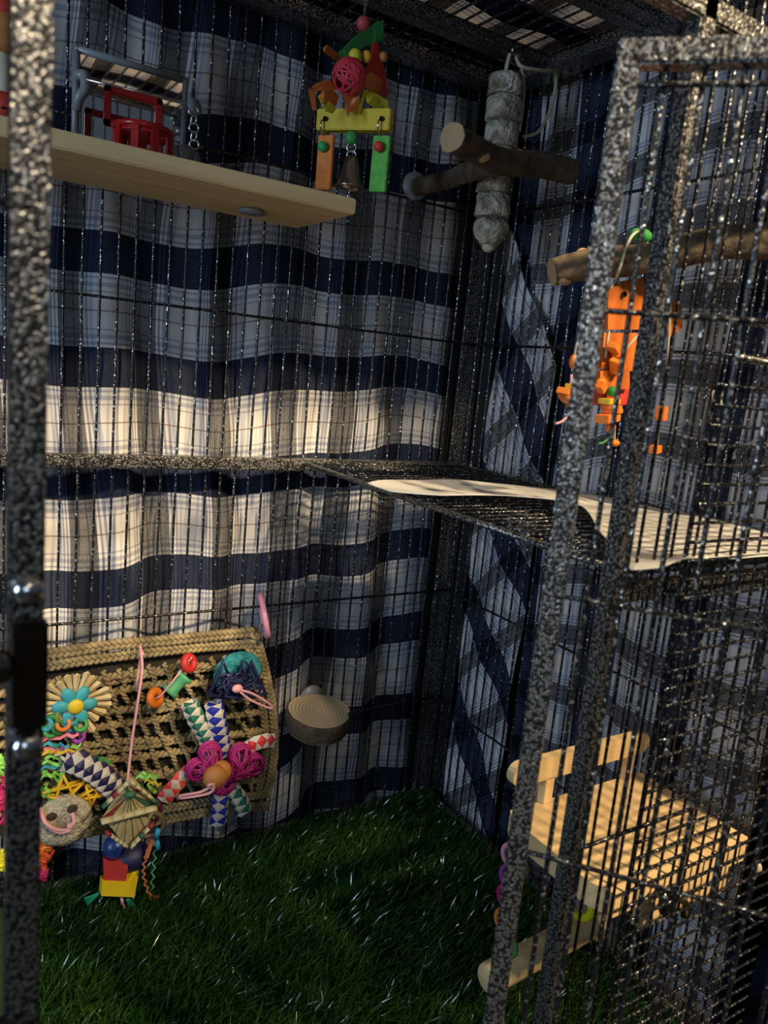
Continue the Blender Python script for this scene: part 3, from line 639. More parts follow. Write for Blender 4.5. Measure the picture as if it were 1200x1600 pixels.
# ---------------------------------------------------------------- paper on the platform
lo_ = ((574, 757), (610, 769), (690, 780), (790, 788), (870, 800), (908, 806), (945, 852), (985, 896), (1035, 896), (1080, 884), (1120, 880), (1200, 876), (1250, 872))
up_ = ((574, 756), (628, 749), (700, 751), (790, 756), (850, 763), (900, 770), (950, 778), (1000, 788), (1040, 797), (1085, 804), (1120, 812), (1190, 833), (1250, 845))
def on_platform(u, v):
    p_ = PZ(u, v, ZP + .005)
    return PX(u, v, .619) if p_.x > .619 else p_
nu_, nv_ = 72, 14; gl = np.linspace(0, len(lo_) - 1, nu_ + 1); ki = np.arange(len(lo_)); vs_ = []
for g_ in gl:
    a_ = on_platform(*(float(np.interp(g_, ki, [p_[q] for p_ in lo_])) for q in (0, 1))); b_ = on_platform(*(float(np.interp(g_, ki, [p_[q] for p_ in up_])) for q in (0, 1)))
    for j in range(nv_ + 1):
        t = j / nv_; p_ = a_.lerp(b_, t); wv_ = .0022 * (1 + math.sin(p_.x * 60 + p_.y * 25)) * .5
        p_.z += wv_ + .010 * (1 - t) ** 2 * math.exp(-((g_ - 4.2) / 1.8) ** 2) + .004 * (1 - t) ** 3 * math.exp(-((g_ - 9) / 2.0) ** 2); vs_.append(p_)
mbp = MB().add(vs_, [(i * (nv_ + 1) + j, (i + 1) * (nv_ + 1) + j, (i + 1) * (nv_ + 1) + j + 1, i * (nv_ + 1) + j + 1) for i in range(nu_) for j in range(nv_)], 0, True)
pp = obj('paper_sheet', mbp, M_PAPER); so = pp.modifiers.new('thickness', 'SOLIDIFY'); so.thickness = .0004
tag(pp, 'white paper sheet with curled edges lying on the wire platform', 'paper')

# ---------------------------------------------------------------- wood slice ledge
wy_ = .747; wc_ = PY(499, 1110, wy_)
ws = thing('wood_slice_ledge', wc_, 'round bark-edged wood slice ledge fixed to the lower back wires', 'ledge')
r_ = 51 * mpp(wc_); n_ = 40; hgt = .024; tilt = Matrix.Rotation(.13, 3, 'X')
rad = [r_ * (1 + .02 * math.sin(3 * a_ * 2 * math.pi / n_ + 1) + random.uniform(-.012, .012)) * (.94 if a_ in (36, 37) else 1) for a_ in range(n_)]
def ring(k, z_): return [wc_ + tilt @ Vector((k * rad[j] * math.cos(2 * math.pi * j / n_), k * rad[j] * math.sin(2 * math.pi * j / n_) * .98, z_)) for j in range(n_)]
def woodrings():
    m = bpy.data.materials.new('growth_rings'); m.use_nodes = True; N, L = m.node_tree.nodes, m.node_tree.links; b = N['Principled BSDF']
    tc = N.new('ShaderNodeTexCoord'); wv_ = N.new('ShaderNodeTexWave'); wv_.wave_type = 'RINGS'; wv_.rings_direction = 'Z'; wv_.inputs['Scale'].default_value = 75; wv_.inputs['Distortion'].default_value = 1.2; wv_.inputs['Detail'].default_value = 1
    wv_.inputs['Detail Scale'].default_value = .8
    L.new(tc.outputs['Object'], wv_.inputs[0]); r = N.new('ShaderNodeValToRGB'); r.color_ramp.elements[0].color = (.34, .23, .13, 1); r.color_ramp.elements[1].color = (.56, .43, .27, 1); r.color_ramp.elements[1].position = .55
    L.new(wv_.outputs['Fac'], r.inputs[0]); L.new(r.outputs[0], b.inputs['Base Color']); b.inputs['Roughness'].default_value = .7; return m
mb = MB(); mb.add(ring(.955, .0002), [tuple(range(n_))], 0, False); obj('slice_face', mb, woodrings(), ws)
mb = MB(); rs_ = [ring(.955, 0), ring(1, -.002), ring(1.015, -.009), ring(.99, -.020), ring(.95, -hgt)]; vs_ = sum(rs_, [])
mb.add(vs_, [(i * n_ + j, (i + 1) * n_ + j, (i + 1) * n_ + (j + 1) % n_, i * n_ + (j + 1) % n_) for i in range(4) for j in range(n_)] + [tuple(range(4 * n_, 5 * n_))])
obj('bark_rim', mb, M_BARK, ws)
obj('washer', MB().lathe((PY(485, 1092, .785).x, .784, wc_.z), [(0, -.001), (.016, -.001), (.016, .003), (0, .003)], (0, -1, 0), 24), M_GREY, ws)

# ---------------------------------------------------------------- seagrass foraging mat
MY = .776
def A(u, v, d=0): return PY(u, v, MY + d)
mat_th = thing('seagrass_mat', A(240, 1290), 'braided seagrass net mat tied to the lower left back wires', 'mat')
def twist(mb, pts, r_, turns_per_m=70, strands=2, nseg=None, n=6):
    pts = [Vector(p) for p in pts]; sp = smooth_path(pts, 8); L_ = sum((sp[i + 1] - sp[i]).length for i in range(len(sp) - 1)); ns = nseg or max(10, int(L_ / .0018))
    cum = [0]
    for i in range(len(sp) - 1): cum.append(cum[-1] + (sp[i + 1] - sp[i]).length)
    def at(s_):
        i = min(len(cum) - 2, max(0, int(np.searchsorted(cum, s_)) - 1)); return sp[i].lerp(sp[i + 1], (s_ - cum[i]) / max(1e-9, cum[i + 1] - cum[i])), (sp[i + 1] - sp[i]).normalized()
    for k in range(strands):
        out = []
        for j in range(ns + 1):
            s_ = L_ * j / ns; p_, t_ = at(s_); a_ = 2 * math.pi * (turns_per_m * s_ + k / strands); x_ = t_.cross(Vector((0, 1, 0))).normalized(); y_ = Vector((0, 1, 0))
            out.append(p_ + x_ * math.cos(a_) * r_ * .55 + y_ * math.sin(a_) * r_ * .55)
        mb.tube(out, r_ * .62, n, jitter=.06)
def braid(mb, pts, r_, per_m=55, n=6):
    sp = smooth_path(pts, 8); L_ = sum((sp[i + 1] - sp[i]).length for i in range(len(sp) - 1)); ns = int(L_ / .0014); cum = [0]
    for i in range(len(sp) - 1): cum.append(cum[-1] + (sp[i + 1] - sp[i]).length)
    for k in range(3):
        out = []
        for j in range(ns + 1):
            s_ = L_ * j / ns; i = min(len(cum) - 2, max(0, int(np.searchsorted(cum, s_)) - 1)); p_ = sp[i].lerp(sp[i + 1], (s_ - cum[i]) / max(1e-9, cum[i + 1] - cum[i])); t_ = (sp[i + 1] - sp[i]).normalized()
            ph = 2 * math.pi * (per_m * s_ + k / 3); x_ = t_.cross(Vector((0, 1, 0))).normalized()
            out.append(p_ + x_ * math.sin(ph) * r_ * .62 + Vector((0, 1, 0)) * math.sin(2 * ph) * r_ * .35)
        mb.tube(out, r_ * .42, n, jitter=.08)
def row(v0, v1, u0, u1, wob=0, seed=0):
    rn = random.Random(seed); k = 9
    return [A(u0 + (u1 - u0) * i / (k - 1), v0 + (v1 - v0) * (i / (k - 1)) + rn.uniform(-wob, wob) - 6 * math.sin(math.pi * i / (k - 1)), rn.uniform(-.002, .002)) for i in range(k)]
mb = MB(); braid(mb, row(1040, 988, -40, 402, 1.5, 1), .0062); braid(mb, row(1058, 1004, -40, 406, 1.5, 2), .0058); obj('border_braid', mb, M_SEA, mat_th)
mb = MB(); braid(mb, [A(398, 990), A(412, 1040), A(425, 1110), A(428, 1180), A(416, 1245)], .0060); braid(mb, [A(388, 1010), A(400, 1060), A(412, 1120), A(414, 1180), A(404, 1235)], .0050); obj('border_braid', mb, M_SEA, mat_th)
mb = MB(); braid(mb, row(1318, 1258, 60, 420, 2, 4), .0062); braid(mb, row(1300, 1242, 60, 415, 2, 5), .0055); obj('border_braid', mb, M_SEA, mat_th)
for i, (a, b) in enumerate(((1086, 1034), (1112, 1058), (1140, 1084), (1166, 1112), (1194, 1140), (1222, 1164), (1248, 1190), (1274, 1216))):
    mb = MB(); twist(mb, row(a, b, -30, 408, 4, 20 + i), .0040, 75); 
    if i % 2 == 0: twist(mb, row(a + 7, b + 7, -30, 408, 4, 60 + i), .0034, 75)
    obj('net_rope', mb, M_SEA, mat_th)
mb = MB(); rn = random.Random(9)
for i in range(8):
    v_of = lambda u: (1060 - (u - 60) * .125)
    for k in range(17):
        u = 20 + k * 24 + rn.uniform(-5, 5) + (i % 2) * 10; v = v_of(u) + i * 27
        if u > 405: continue
        twist(mb, [A(u - 5, v + 2, -.002), A(u + rn.uniform(-3, 3), v + 14, -.004), A(u + 6, v + 27, -.001)], .0028, 80, 2, 12, 5)
obj('net_knots', mb, M_SEA, mat_th)
obj('hole_shade_sheet', MB().prism([A(-40, 1052, .0075), A(400, 1002, .0075), A(420, 1110, .0075), A(412, 1240, .0075), A(60, 1300, .0075), A(-40, 1310, .0075)], (0, .001, 0)), flat('painted_hole_shade', (.020, .016, .010), .95), mat_th)  # added near-black sheet, paints the shade seen through the net's holes
# pink plastic link at the mat's corner
pk = MB().torus(A(412, 962, -.008), .026, .0034, (.9, -.28, .20), 30, 9, sx=.85, a0=.4, a1=2 * math.pi - .1)
o = obj('pink_link', pk, flat('pink_plastic', (.72, .30, .42), .3)); tag(o, 'pink plastic C-shaped link at the mat\'s upper right corner', 'link')

# --- toys tied on the mat
def B(u, v, d=0): return PY(u, v, MY - .018 + d)
mm_ = mpp(B(200, 1150))
sf = thing('palm_flower_toy', B(116, 1100), 'pale palm leaf flower with turquoise wooden petals on the mat', 'toy')
c = B(116, 1099, -.002)
for k in range(22):
    a_ = 2 * math.pi * k / 22 + .1; ln_ = (.037 + random.uniform(-.006, .002)); dr = Vector((math.cos(a_), 0, math.sin(a_))); pe = Vector((-dr.z, 0, dr.x)); lift = Vector((0, random.uniform(-.004, .002), 0))
    mbq = MB(); w_ = .0036; pts = [c + dr * .006 - pe * .0012, c + dr * ln_ * .93 - pe * w_ + lift, c + dr * ln_ + lift, c + dr * ln_ * .93 + pe * w_ + lift, c + dr * .006 + pe * .0012]
    ridge = [c + dr * .006 + Vector((0, -.0015, 0)), c + dr * ln_ * .95 + Vector((0, -.0022, 0)) + lift]
    mbq.add(pts + ridge, [(0, 1, 6, 5), (1, 2, 6), (2, 3, 6), (3, 4, 5, 6), (4, 3, 2, 1, 0)], 0, False); obj('leaf_petal', mbq, M_STRAW, sf)
for k in range(6):
    a_ = 2 * math.pi * k / 6 + math.pi / 3 * .98; obj('blue_petal', MB().sphere(c + Vector((math.cos(a_) * .0125, -.005, math.sin(a_) * .0125)), .0075, (1.25, .55, .85), rot=Matrix.Rotation(-a_, 3, 'Y')), TEAL, sf)
obj('yellow_centre', MB().sphere(c + Vector((0, -.008, 0)), .0078, (1, .6, 1)), YELLOW, sf)
# ring chain and crinkle paper
rc = thing('ring_bundle', B(105, 1135), 'bundle of small coloured wooden rings below the palm flower', 'toy')
for (u, v, m_) in ((113, 1111, MAGENTA), (96, 1118, flat('olive', (.14, .30, .05))), (82, 1126, GREEN), (105, 1124, TEAL), (120, 1118, GREEN), (126, 1132, GREEN), (111, 1136, flat('sky', (.05, .3, .5))), (92, 1137, DKGREEN), (80, 1141, GREEN), (122, 1150, PURPLE), (99, 1131, ORANGE), (72, 1131, TEAL)):
    obj('ring', MB().torus(B(u, v, random.uniform(-.012, -.004)), .0058, .0023, (random.uniform(-.8, .8), 1, random.uniform(-.8, .8)), 16, 7), m_, rc)
cp = thing('crinkle_paper_bunch', B(95, 1180), 'tangle of lime, pink and yellow crinkle paper strips on the mat', 'toy')
rn = random.Random(4)
def crinkle(u, v, L_, ang_, m_, amp=3, w_=.0034, par=cp, dep=-.012):
    pts = []; k = 7
    for i in range(k): t = i / (k - 1) * L_; pts.append(B(u + t * math.cos(ang_) + amp * math.sin(i * 2.4) * math.sin(ang_), v + t * math.sin(ang_) + amp * math.cos(i * 2.4), dep + rn.uniform(-.004, .004)))
    obj('paper_strip', MB().ribbon(pts, w_, (0.2, .25, 1) if abs(math.cos(ang_)) > .6 else (1, .3, .2), th=.0003), m_, par)
for a in ((66, 1176, 60, -.05, YELLOW), (68, 1168, 56, .25, flat('pink_paper', (.85, .22, .25))), (66, 1156, 58, -.15, flat('pink_paper', (0, 0, 0))), (70, 1182, 60, .1, LIME), (66, 1190, 50, .15, LIME), (84, 1182, 48, -.42, LIME), (68, 1162, 40, .1, TEAL), (64, 1200, 45, -.1, TEAL),
          (64, 1214, 34, -.2, LIME), (66, 1204, 32, .5, LIME), (96, 1214, 20, -1.2, LIME), (70, 1222, 30, 1.2, LIME), (92, 1192, 26, .4, ORANGE), (104, 1196, 20, .1, flat('coral', (.9, .3, .08))), (64, 1232, 26, .9, GREEN), (95, 1168, 22, .5, PURPLE),
          (146, 1182, 30, .3, GREEN), (86, 1176, 40, .55, CREAM)): crinkle(*a)
cp2 = thing('lime_paper_bunch', B(232, 1215), 'small bunch of lime crinkle paper above the palm diamond\'s right side', 'toy')
for a in ((212, 1214, 34, 0, LIME), (218, 1208, 30, .15, LIME), (226, 1218, 26, .3, YELLOW), (220, 1224, 20, 1.1, DKGREEN), (230, 1224, 18, .8, LIME)): crinkle(*a, par=cp2)
# finger traps: woven tubes of two paper colours, each diamond a face of its own
def trap(path, r_, mA, mB_, name, par, turns=3, cells=None, flatten=.7):
    sp = smooth_path(path, 10); cum = [0]
    for i in range(len(sp) - 1): cum.append(cum[-1] + (sp[i + 1] - sp[i]).length)
    L_ = cum[-1]; nA = 2 * turns; step = 2 * math.pi * r_ / nA; nL = max(4, int(round(L_ / (step * .55))))
    def pt(s_, a_, k=1.0):
        s_ = min(L_, max(0, s_)); i = min(len(cum) - 2, max(0, int(np.searchsorted(cum, s_)) - 1)); p_ = sp[i].lerp(sp[i + 1], (s_ - cum[i]) / max(1e-9, cum[i + 1] - cum[i])); t_ = (sp[i + 1] - sp[i]).normalized()
        x_ = t_.cross(Vector((0, 1, 0))).normalized(); return p_ + x_ * math.cos(a_) * r_ * k + Vector((0, 1, 0)) * math.sin(a_) * r_ * k * flatten
    mb = MB(); ds = L_ / nL
    for i in range(-1, nL + 1):
        for j in range(nA):
            if (i + j) % 2: continue
            a_ = 2 * math.pi * j / nA; da = 2 * math.pi / nA; s_ = i * ds
            vs = [pt(s_, a_ ), pt(s_ + ds, a_ + da), pt(s_ + 2 * ds, a_), pt(s_ + ds, a_ - da)]; ctr = pt(s_ + ds, a_, 1.12)
            mb.add(vs + [ctr], [(0, 1, 4), (1, 2, 4), (2, 3, 4), (3, 0, 4)], i % 2, False)
    obj(name, mb, [mA, mB_], par)
DKB = flat('trap_navy', (.015, .012, .07)); WHT = flat('trap_white', (.55, .52, .45)); RB = flat('trap_blue', (.01, .02, .32)); TG = flat('trap_green', (.015, .13, .10)); TRD = flat('trap_red', (.65, .05, .05))
nt_ = thing('navy_woven_tube', B(145, 1205), 'navy and cream woven tube curving across the mat above the loofah', 'toy')
trap([B(97, 1186, -.008), B(125, 1194, -.012), B(158, 1214, -.012), B(190, 1246, -.006)], .0125, DKB, WHT, 'woven_tube', nt_, 4)
# yellow vine stars
def star(c_, R_, m_, par, nm='vine_star', rt=.0016, a0=0):
    pts = [c_ + Vector((math.cos(a0 + 4 * math.pi * k / 5 + math.pi / 2) * R_, -.001 * (k % 2), math.sin(a0 + 4 * math.pi * k / 5 + math.pi / 2) * R_)) for k in range(6)]
    mb = MB()
    for a, b in zip(pts, pts[1:]):
        for of in (-.0022, .0022): mb.tube([a + Vector((0, of, of * .5)), b + Vector((0, of, -of * .5))], rt, 6)
    obj(nm, mb, m_, par)
YS = flat('yellow_vine', (.72, .42, .01))
st = thing('yellow_star_vine', B(100, 1232), 'yellow woven vine star just above the loofah slice', 'toy', 'yellow vine stars'); star(B(100, 1238, -.010), .021, YS, st, a0=.1)
st = thing('yellow_star_vine', B(146, 1240), 'smaller yellow vine star right of the loofah slice', 'toy', 'yellow vine stars'); star(B(144, 1238, -.008), .014, YS, st, a0=.5)
# loofah slice
lf = thing('loofah_slice', B(98, 1282), 'round beige loofah slice with pink cord through its two holes', 'toy')
lc = B(99, 1281, -.014); rl = 41 * mm_
n_ = 30; vs_, fs_ = [], []
def lp(a_, k, y_): return lc + Vector((math.cos(a_) * rl * k * 1.0, y_, math.sin(a_) * rl * k * .98))
mb = MB(); prof = [(0, -.008), (.35, -.0085), (.7, -.0085), (.93, -.006), (1.0, 0), (.93, .006), (0, .007)]
for k, y_ in prof:
    for j in range(n_): vs_.append(lp(2 * math.pi * j / n_, k * (1 + random.uniform(-.02, .02)), y_ + random.uniform(-.0008, .0008)))
mb.add(vs_, [(i * n_ + j, i * n_ + (j + 1) % n_, (i + 1) * n_ + (j + 1) % n_, (i + 1) * n_ + j) for i in range(len(prof) - 1) for j in range(n_)]); obj('loofah_disc', mb, M_LOOF, lf)
for (u, v) in ((81, 1276), (113, 1264)): obj('loofah_hole', MB().sphere(B(u, v, -.0225), .0048, (1.1, .25, 1)), flat('loofah_dark', (.05, .035, .02), .9), lf)
obj('pink_cord', MB().tube(smooth_path([B(62, 1262, -.02), B(70, 1284, -.026), B(88, 1296, -.028), B(108, 1296, -.028), B(116, 1284, -.027), B(113, 1270, -.022)], 6), .0020, 7).tube(smooth_path([B(66, 1272, -.02), B(76, 1292, -.026), B(95, 1301, -.028), B(112, 1296, -.030)], 6), .0018, 7).sphere(B(110, 1291, -.028), .0036), PINK, lf)
# bead string
bs = thing('spool_bead_string', B(270, 1070), 'green spool between a red and an orange bead on the mat', 'toy')
def dirv(u0, v0, u1, v1): return (B(u1, v1) - B(u0, v0)).normalized()
dv = dirv(243, 1090, 296, 1036)
obj('spool', MB().lathe(B(277, 1069, -.012) - dv * .012, [(0, 0), (.0095, 0), (.0095, .003), (.0068, .006), (.0068, .018), (.0095, .021), (.0095, .024), (0, .024)], dv, 20), flat('spool_green', (.08, .36, .16)), bs)
for (u, v, m_) in ((295, 1036, flat('bead_red', (.48, .02, .02))), (243, 1090, flat('bead_orange', (.80, .19, .01)))):
    cc = B(u, v, -.012); ax = (Vector((.25, -1, .1)) + dv * .5).normalized(); obj('pony_bead', MB().torus(cc, .0068, .0042, ax, 22, 10), m_, bs)
obj('cord', MB().tube([B(236, 1096, -.012), B(252, 1087, -.018), B(300, 1026, -.012)], .0011, 6), PINK, bs)
# teal loofah with navy vine figure
tl = thing('navy_vine_bow_toy', B(370, 1065), 'navy vine bow over a teal loofah half disc, mat\'s upper right', 'toy')
tc_ = B(372, 1052, -.006); mb = MB(); prof = [(0, -.006), (.8, -.006), (1, 0), (.8, .006), (0, .006)]; vs_ = []
for k, y_ in prof:
    for j in range(25):
        a_ = math.pi * (j / 24) * 1.3 - .45; vs_.append(tc_ + Vector((math.cos(a_) * .029 * k, y_, math.sin(a_) * .026 * k)))
mb.add(vs_, [(i * 25 + j, i * 25 + j + 1, (i + 1) * 25 + j + 1, (i + 1) * 25 + j) for i in range(4) for j in range(24)]); obj('teal_loofah', mb, M_TLOOF, tl)
def curly(c_, w_, h_, m_, n, seed, par, name, rt=.0011):
    rn_ = random.Random(seed); mb = MB()
    for k in range(n):
        pts = [c_ + Vector((rn_.gauss(0, .42) * w_, rn_.uniform(-.006, .004), rn_.gauss(0, .42) * h_)) for _ in range(5)]; mb.tube(smooth_path(pts, 5), rt, 5)
    return obj(name, mb, m_, par)
curly(B(371, 1066, -.022), .026, .018, NAVY, 46, 3, tl, 'navy_vine', .0015)
for s_ in (-1, 1):
    obj('vine_point', MB().tube([B(371 + s_ * 12, 1062, -.02), B(371 + s_ * 22, 1034, -.022), B(371 + s_ * 34, 1066, -.02), B(371 + s_ * 45, 1084, -.018), B(371 + s_ * 18, 1090, -.02)], .0026, 7), NAVY, tl)
obj('pink_knot', MB().sphere(B(371, 1076, -.034), .0052, (1.2, .8, .9), jit=.08).tube(smooth_path([B(374, 1078, -.035), B(395, 1084, -.038), B(424, 1102, -.034), B(420, 1106, -.034), B(392, 1094, -.038), B(374, 1080, -.035)], 6), .0014, 6), PINK, tl)
# six-armed woven tube star with heart vine balls
tf = thing('woven_tube_star', B(335, 1205), 'star of checked woven tubes with magenta vine hearts, mat\'s lower right', 'toy')
trap([B(296, 1098, -.010), B(306, 1122, -.012), B(322, 1150, -.010), B(332, 1178, -.006)], .0092, TG, WHT, 'green_white_tube', tf, 3)
trap([B(334, 1098, -.014), B(339, 1125, -.016), B(344, 1152, -.012), B(348, 1180, -.008)], .0100, RB, WHT, 'blue_white_tube', tf, 3)
trap([B(426, 1158, -.014), B(405, 1160, -.016), B(382, 1172, -.012), B(362, 1186, -.006)], .0092, TRD, WHT, 'red_white_tube', tf, 3)
trap([B(256, 1250, -.014), B(272, 1230, -.016), B(292, 1208, -.012), B(310, 1196, -.006)], .0092, TRD, WHT, 'red_white_tube', tf, 3)
trap([B(341, 1286, -.014), B(343, 1266, -.014), B(345, 1240, -.010), B(345, 1225, -.006)], .0095, RB, WHT, 'blue_white_tube', tf, 3)
trap([B(380, 1268, -.008), B(374, 1252, -.010), B(362, 1234, -.008), B(352, 1222, -.004)], .0098, TG, WHT, 'green_white_tube', tf, 3)
def heart(u, v, w_, rot, seed):
    c_ = B(u, v, -.024); mb = MB(); rn_ = random.Random(seed)
    def hp_(t, k, y_):
        x_ = 16 * math.sin(t) ** 3 / 16; z_ = (13 * math.cos(t) - 5 * math.cos(2 * t) - 2 * math.cos(3 * t) - math.cos(4 * t)) / 16
        x2 = x_ * math.cos(rot) - z_ * math.sin(rot); z2 = x_ * math.sin(rot) + z_ * math.cos(rot); return c_ + Vector((x2 * w_ * k, y_, z2 * w_ * k))
    for k, y_ in ((1, -.004), (1, .004), (.93, -.006), (1.03, 0)): mb.tube([hp_(2 * math.pi * i / 30, k, y_) for i in range(31)], .0013, 6, caps=False)
    for _ in range(28):
        a, b = rn_.uniform(0, 6.28), rn_.uniform(0, 6.28); y1, y2 = rn_.uniform(-.009, 0), rn_.uniform(-.009, 0); mb.tube([hp_(a, .97, y1), hp_((a + b) / 2, .35, -.010), hp_(b, .97, y2)], .0010, 5)
    obj('vine_heart', mb, MAGENTA, tf)
heart(323, 1192, .022, .9, 2); heart(380, 1192, .023, -.75, 8)
obj('vine_heart', vine_ball(B(350, 1222, -.016), .015, 14, .0012, 12, (1, .6, 1)), MAGENTA, tf)
wd_ = B(336, 1214, -.040); obj('wooden_bead', MB().sphere(wd_, .0135, (1, .8, 1)), BROWN, tf); obj('wooden_bead', MB().sphere(B(344, 1206, -.034), .0130, (1, .8, 1)), BROWN, tf)
obj('pink_cord', MB().tube(smooth_path([B(331, 1232, -.052), B(326, 1227, -.056), B(334, 1226, -.056), B(332, 1236, -.054), B(318, 1242, -.050), B(284, 1247, -.046), B(284, 1243, -.046), B(312, 1238, -.050), B(330, 1229, -.054)], 5), .0016, 6), PINK, tf)
# palm diamond hanging on a pink cord, with the blocks below it
def D(u, v, d=0): return PY(u, v, MY - .055 + d)
pdm = thing('palm_diamond_toy', D(200, 1390), 'folded palm leaf diamond hung on a pink cord before the mat', 'toy')
obj('pink_cord', MB().tube(smooth_path([B(219, 1008, 0), B(221, 1024, -.014), D(222, 1050, .01), D(215, 1100), D(206, 1160), D(199, 1225)], 6), .0014, 7).sphere(D(221, 1022, .028), .0032).tube([D(219, 1030, .024), D(215, 1060, .02), D(214, 1080, .02)], .0012, 6), PINK, pdm)
ctr = D(203, 1240, -.022); tips = [D(160, 1276, -.01), D(200, 1326, 0), D(250, 1258, -.006), D(205, 1212, .012)]
M_PALM = mat('palm_strip', (.50, .44, .24), .45, noise=(90, .5, (.34, .28, .14))); LG = flat('palm_green', (.02, .10, .05)); LR = flat('palm_red', (.25, .02, .02))
for k in range(4):
    a, b = tips[k], tips[(k + 1) % 4]
    for j in range(6):
        t0, t1 = j / 6 + .01, (j + 1) / 6 - .01; p0, p1_ = a.lerp(b, t0), a.lerp(b, t1); n0 = Vector((0, -.0014 * (j % 2), 0))
        obj('palm_strip', MB().prism([ctr + n0, p0 + n0, p1_ + n0], (0, .0012, 0)), M_PALM if (j + k * 2) % 7 else (LG if k % 2 else LR), pdm)
for k, (a, b) in enumerate((((158, 1284), (244, 1262)), ((160, 1262), (200, 1222)), ((204, 1220), (246, 1254)), ((166, 1300), (198, 1322)), ((204, 1324), (240, 1286)))):
    pa, pb = D(*a, -.016), D(*b, -.016)
    for j in range(5):
        p0, p1_ = pa.lerp(pb, j / 5), pa.lerp(pb, (j + 1) / 5); obj('binding_strip', MB().tube([p0, p1_], .0052 if k == 0 else .0036, 7, flatten=.5), (M_PALM, LG, M_PALM, LR, M_PALM)[(j + k) % 5] if j in (0, 2, 4) else M_PALM, pdm)
obj('centre_knot', MB().sphere(ctr + Vector((0, -.002, 0)), .005, (1.2, .8, .8)), LG, pdm)
obj('blue_ball', MB().sphere(D(180, 1323, .01), .0125), flat('blue_ball', (.01, .035, .16), .35), pdm); obj('blue_ball', MB().sphere(D(205, 1338, .016), .017, (1.2, 1, .9)), NAVY, pdm)
obj('red_block', MB().prism([D(162, 1355, -.004), D(200, 1357, -.004), D(196, 1379, -.004), D(162, 1377, -.004)], (.004, .022, .003)), RED, pdm)
obj('yellow_block', MB().prism([D(160, 1377, -.006), D(200, 1379, -.006), D(211, 1354, .010), D(219, 1354, .010), D(210, 1402, -.006), D(158, 1400, -.006)], (0, .010, 0)), YEW, pdm)
obj('white_cord', MB().tube(smooth_path([D(190, 1403), D(194, 1420), D(203, 1431)], 5), .0016, 6), PINK, pdm)
GT = flat('green_yarn', (.0, .20, .10))
tsl = MB()
for k in range(12): tsl.tube(smooth_path([D(198 + k * .3, 1404), D(203 + k * .8, 1420, random.uniform(-.003, .003)), D(210 + random.uniform(-6, 20), 1440, random.uniform(-.004, .004)), D(218 + random.uniform(-8, 20), 1436 + random.uniform(0, 14))], 5), .0011, 5)
for k in range(6): tsl.tube(smooth_path([D(160, 1392), D(148, 1398 + k), D(132 + k, 1404 + k * 2, .004)], 5), .0011, 5)
obj('green_tassel', tsl, GT, pdm)
# zigzag strings at the right of the diamond
zs = thing('zigzag_string_bunch', D(240, 1400), 'thin orange and mint zigzag strings dangling right of the diamond', 'toy')
obj('mint_string', MB().tube([D(243 + (3 if k % 2 else -3) - (k * .6), 1318 + k * 7.5) for k in range(11)], .0009, 5), flat('mint', (.15, .55, .25)), zs)
obj('orange_string', MB().tube([D(236 + (3 if k % 2 else -2) - 12 * math.sin(k / 16 * 3.1), 1318 + k * 5.3, -.003) for k in range(18)], .0012, 5).tube([D(238 + 3 * math.sin(k * 2) + k, 1402 + 3 * math.cos(k * 2)) for k in range(9)], .0010, 5), flat('rust', (.50, .14, .05)), zs)
obj('blue_bead', MB().lathe(D(246, 1302), [(0, -.005), (.0028, -.005), (.0028, .005), (0, .005)], (.2, 0, 1), 12), flat('sky_bead', (.03, .35, .6)), zs); obj('blue_bead', MB().lathe(D(246, 1320), [(0, -.005), (.0028, -.005), (.0028, .005), (0, .005)], (-.2, 0, 1), 12), flat('sky_bead', (0, 0, 0)), zs)
obj('coil_ring', MB().torus(D(232, 1288, .006), .016, .0026, (.3, 1, .2), 26, 7), flat('coil_brown', (.16, .10, .05)), zs); obj('coil_ring', MB().torus(D(226, 1276, .008), .019, .0022, (-.3, 1, .2), 26, 7), flat('coil_maroon', (.22, .02, .05)), zs)
obj('rust_tag', MB().prism([D(236, 1312, -.004), D(241, 1314, -.004), D(232, 1342, -.004), D(226, 1340, -.004)], (0, .002, 0)), flat('rust', (0, 0, 0)), zs)
# crepe tuft beside the post and scraps left of it
ct = thing('crepe_paper_tuft', B(66, 1345), 'orange and magenta crepe tuft hanging beside the left post', 'toy')
curly(B(64, 1325, -.01), .010, .010, ORANGE, 14, 5, ct, 'orange_crepe', .0018); curly(B(66, 1340, -.01), .009, .012, flat('crepe_red', (.62, .08, .02)), 14, 6, ct, 'red_crepe', .0018); curly(B(66, 1362, -.01), .006, .012, flat('crepe_magenta', (.45, .02, .12)), 12, 7, ct, 'magenta_crepe', .0016)
ls = thing('yellow_paper_tuft', B(2, 1345), 'yellow and magenta paper tuft at the far left of the mat', 'toy')
curly(B(0, 1345, -.01), .010, .014, flat('acid', (.65, .62, .02)), 14, 8, ls, 'yellow_paper', .0018); curly(B(0, 1245, -.01), .010, .030, flat('crepe_magenta', (0, 0, 0)), 18, 9, ls, 'magenta_paper', .0016); curly(B(-2, 1195, -.01), .010, .012, LIME, 12, 10, ls, 'lime_paper', .0018)

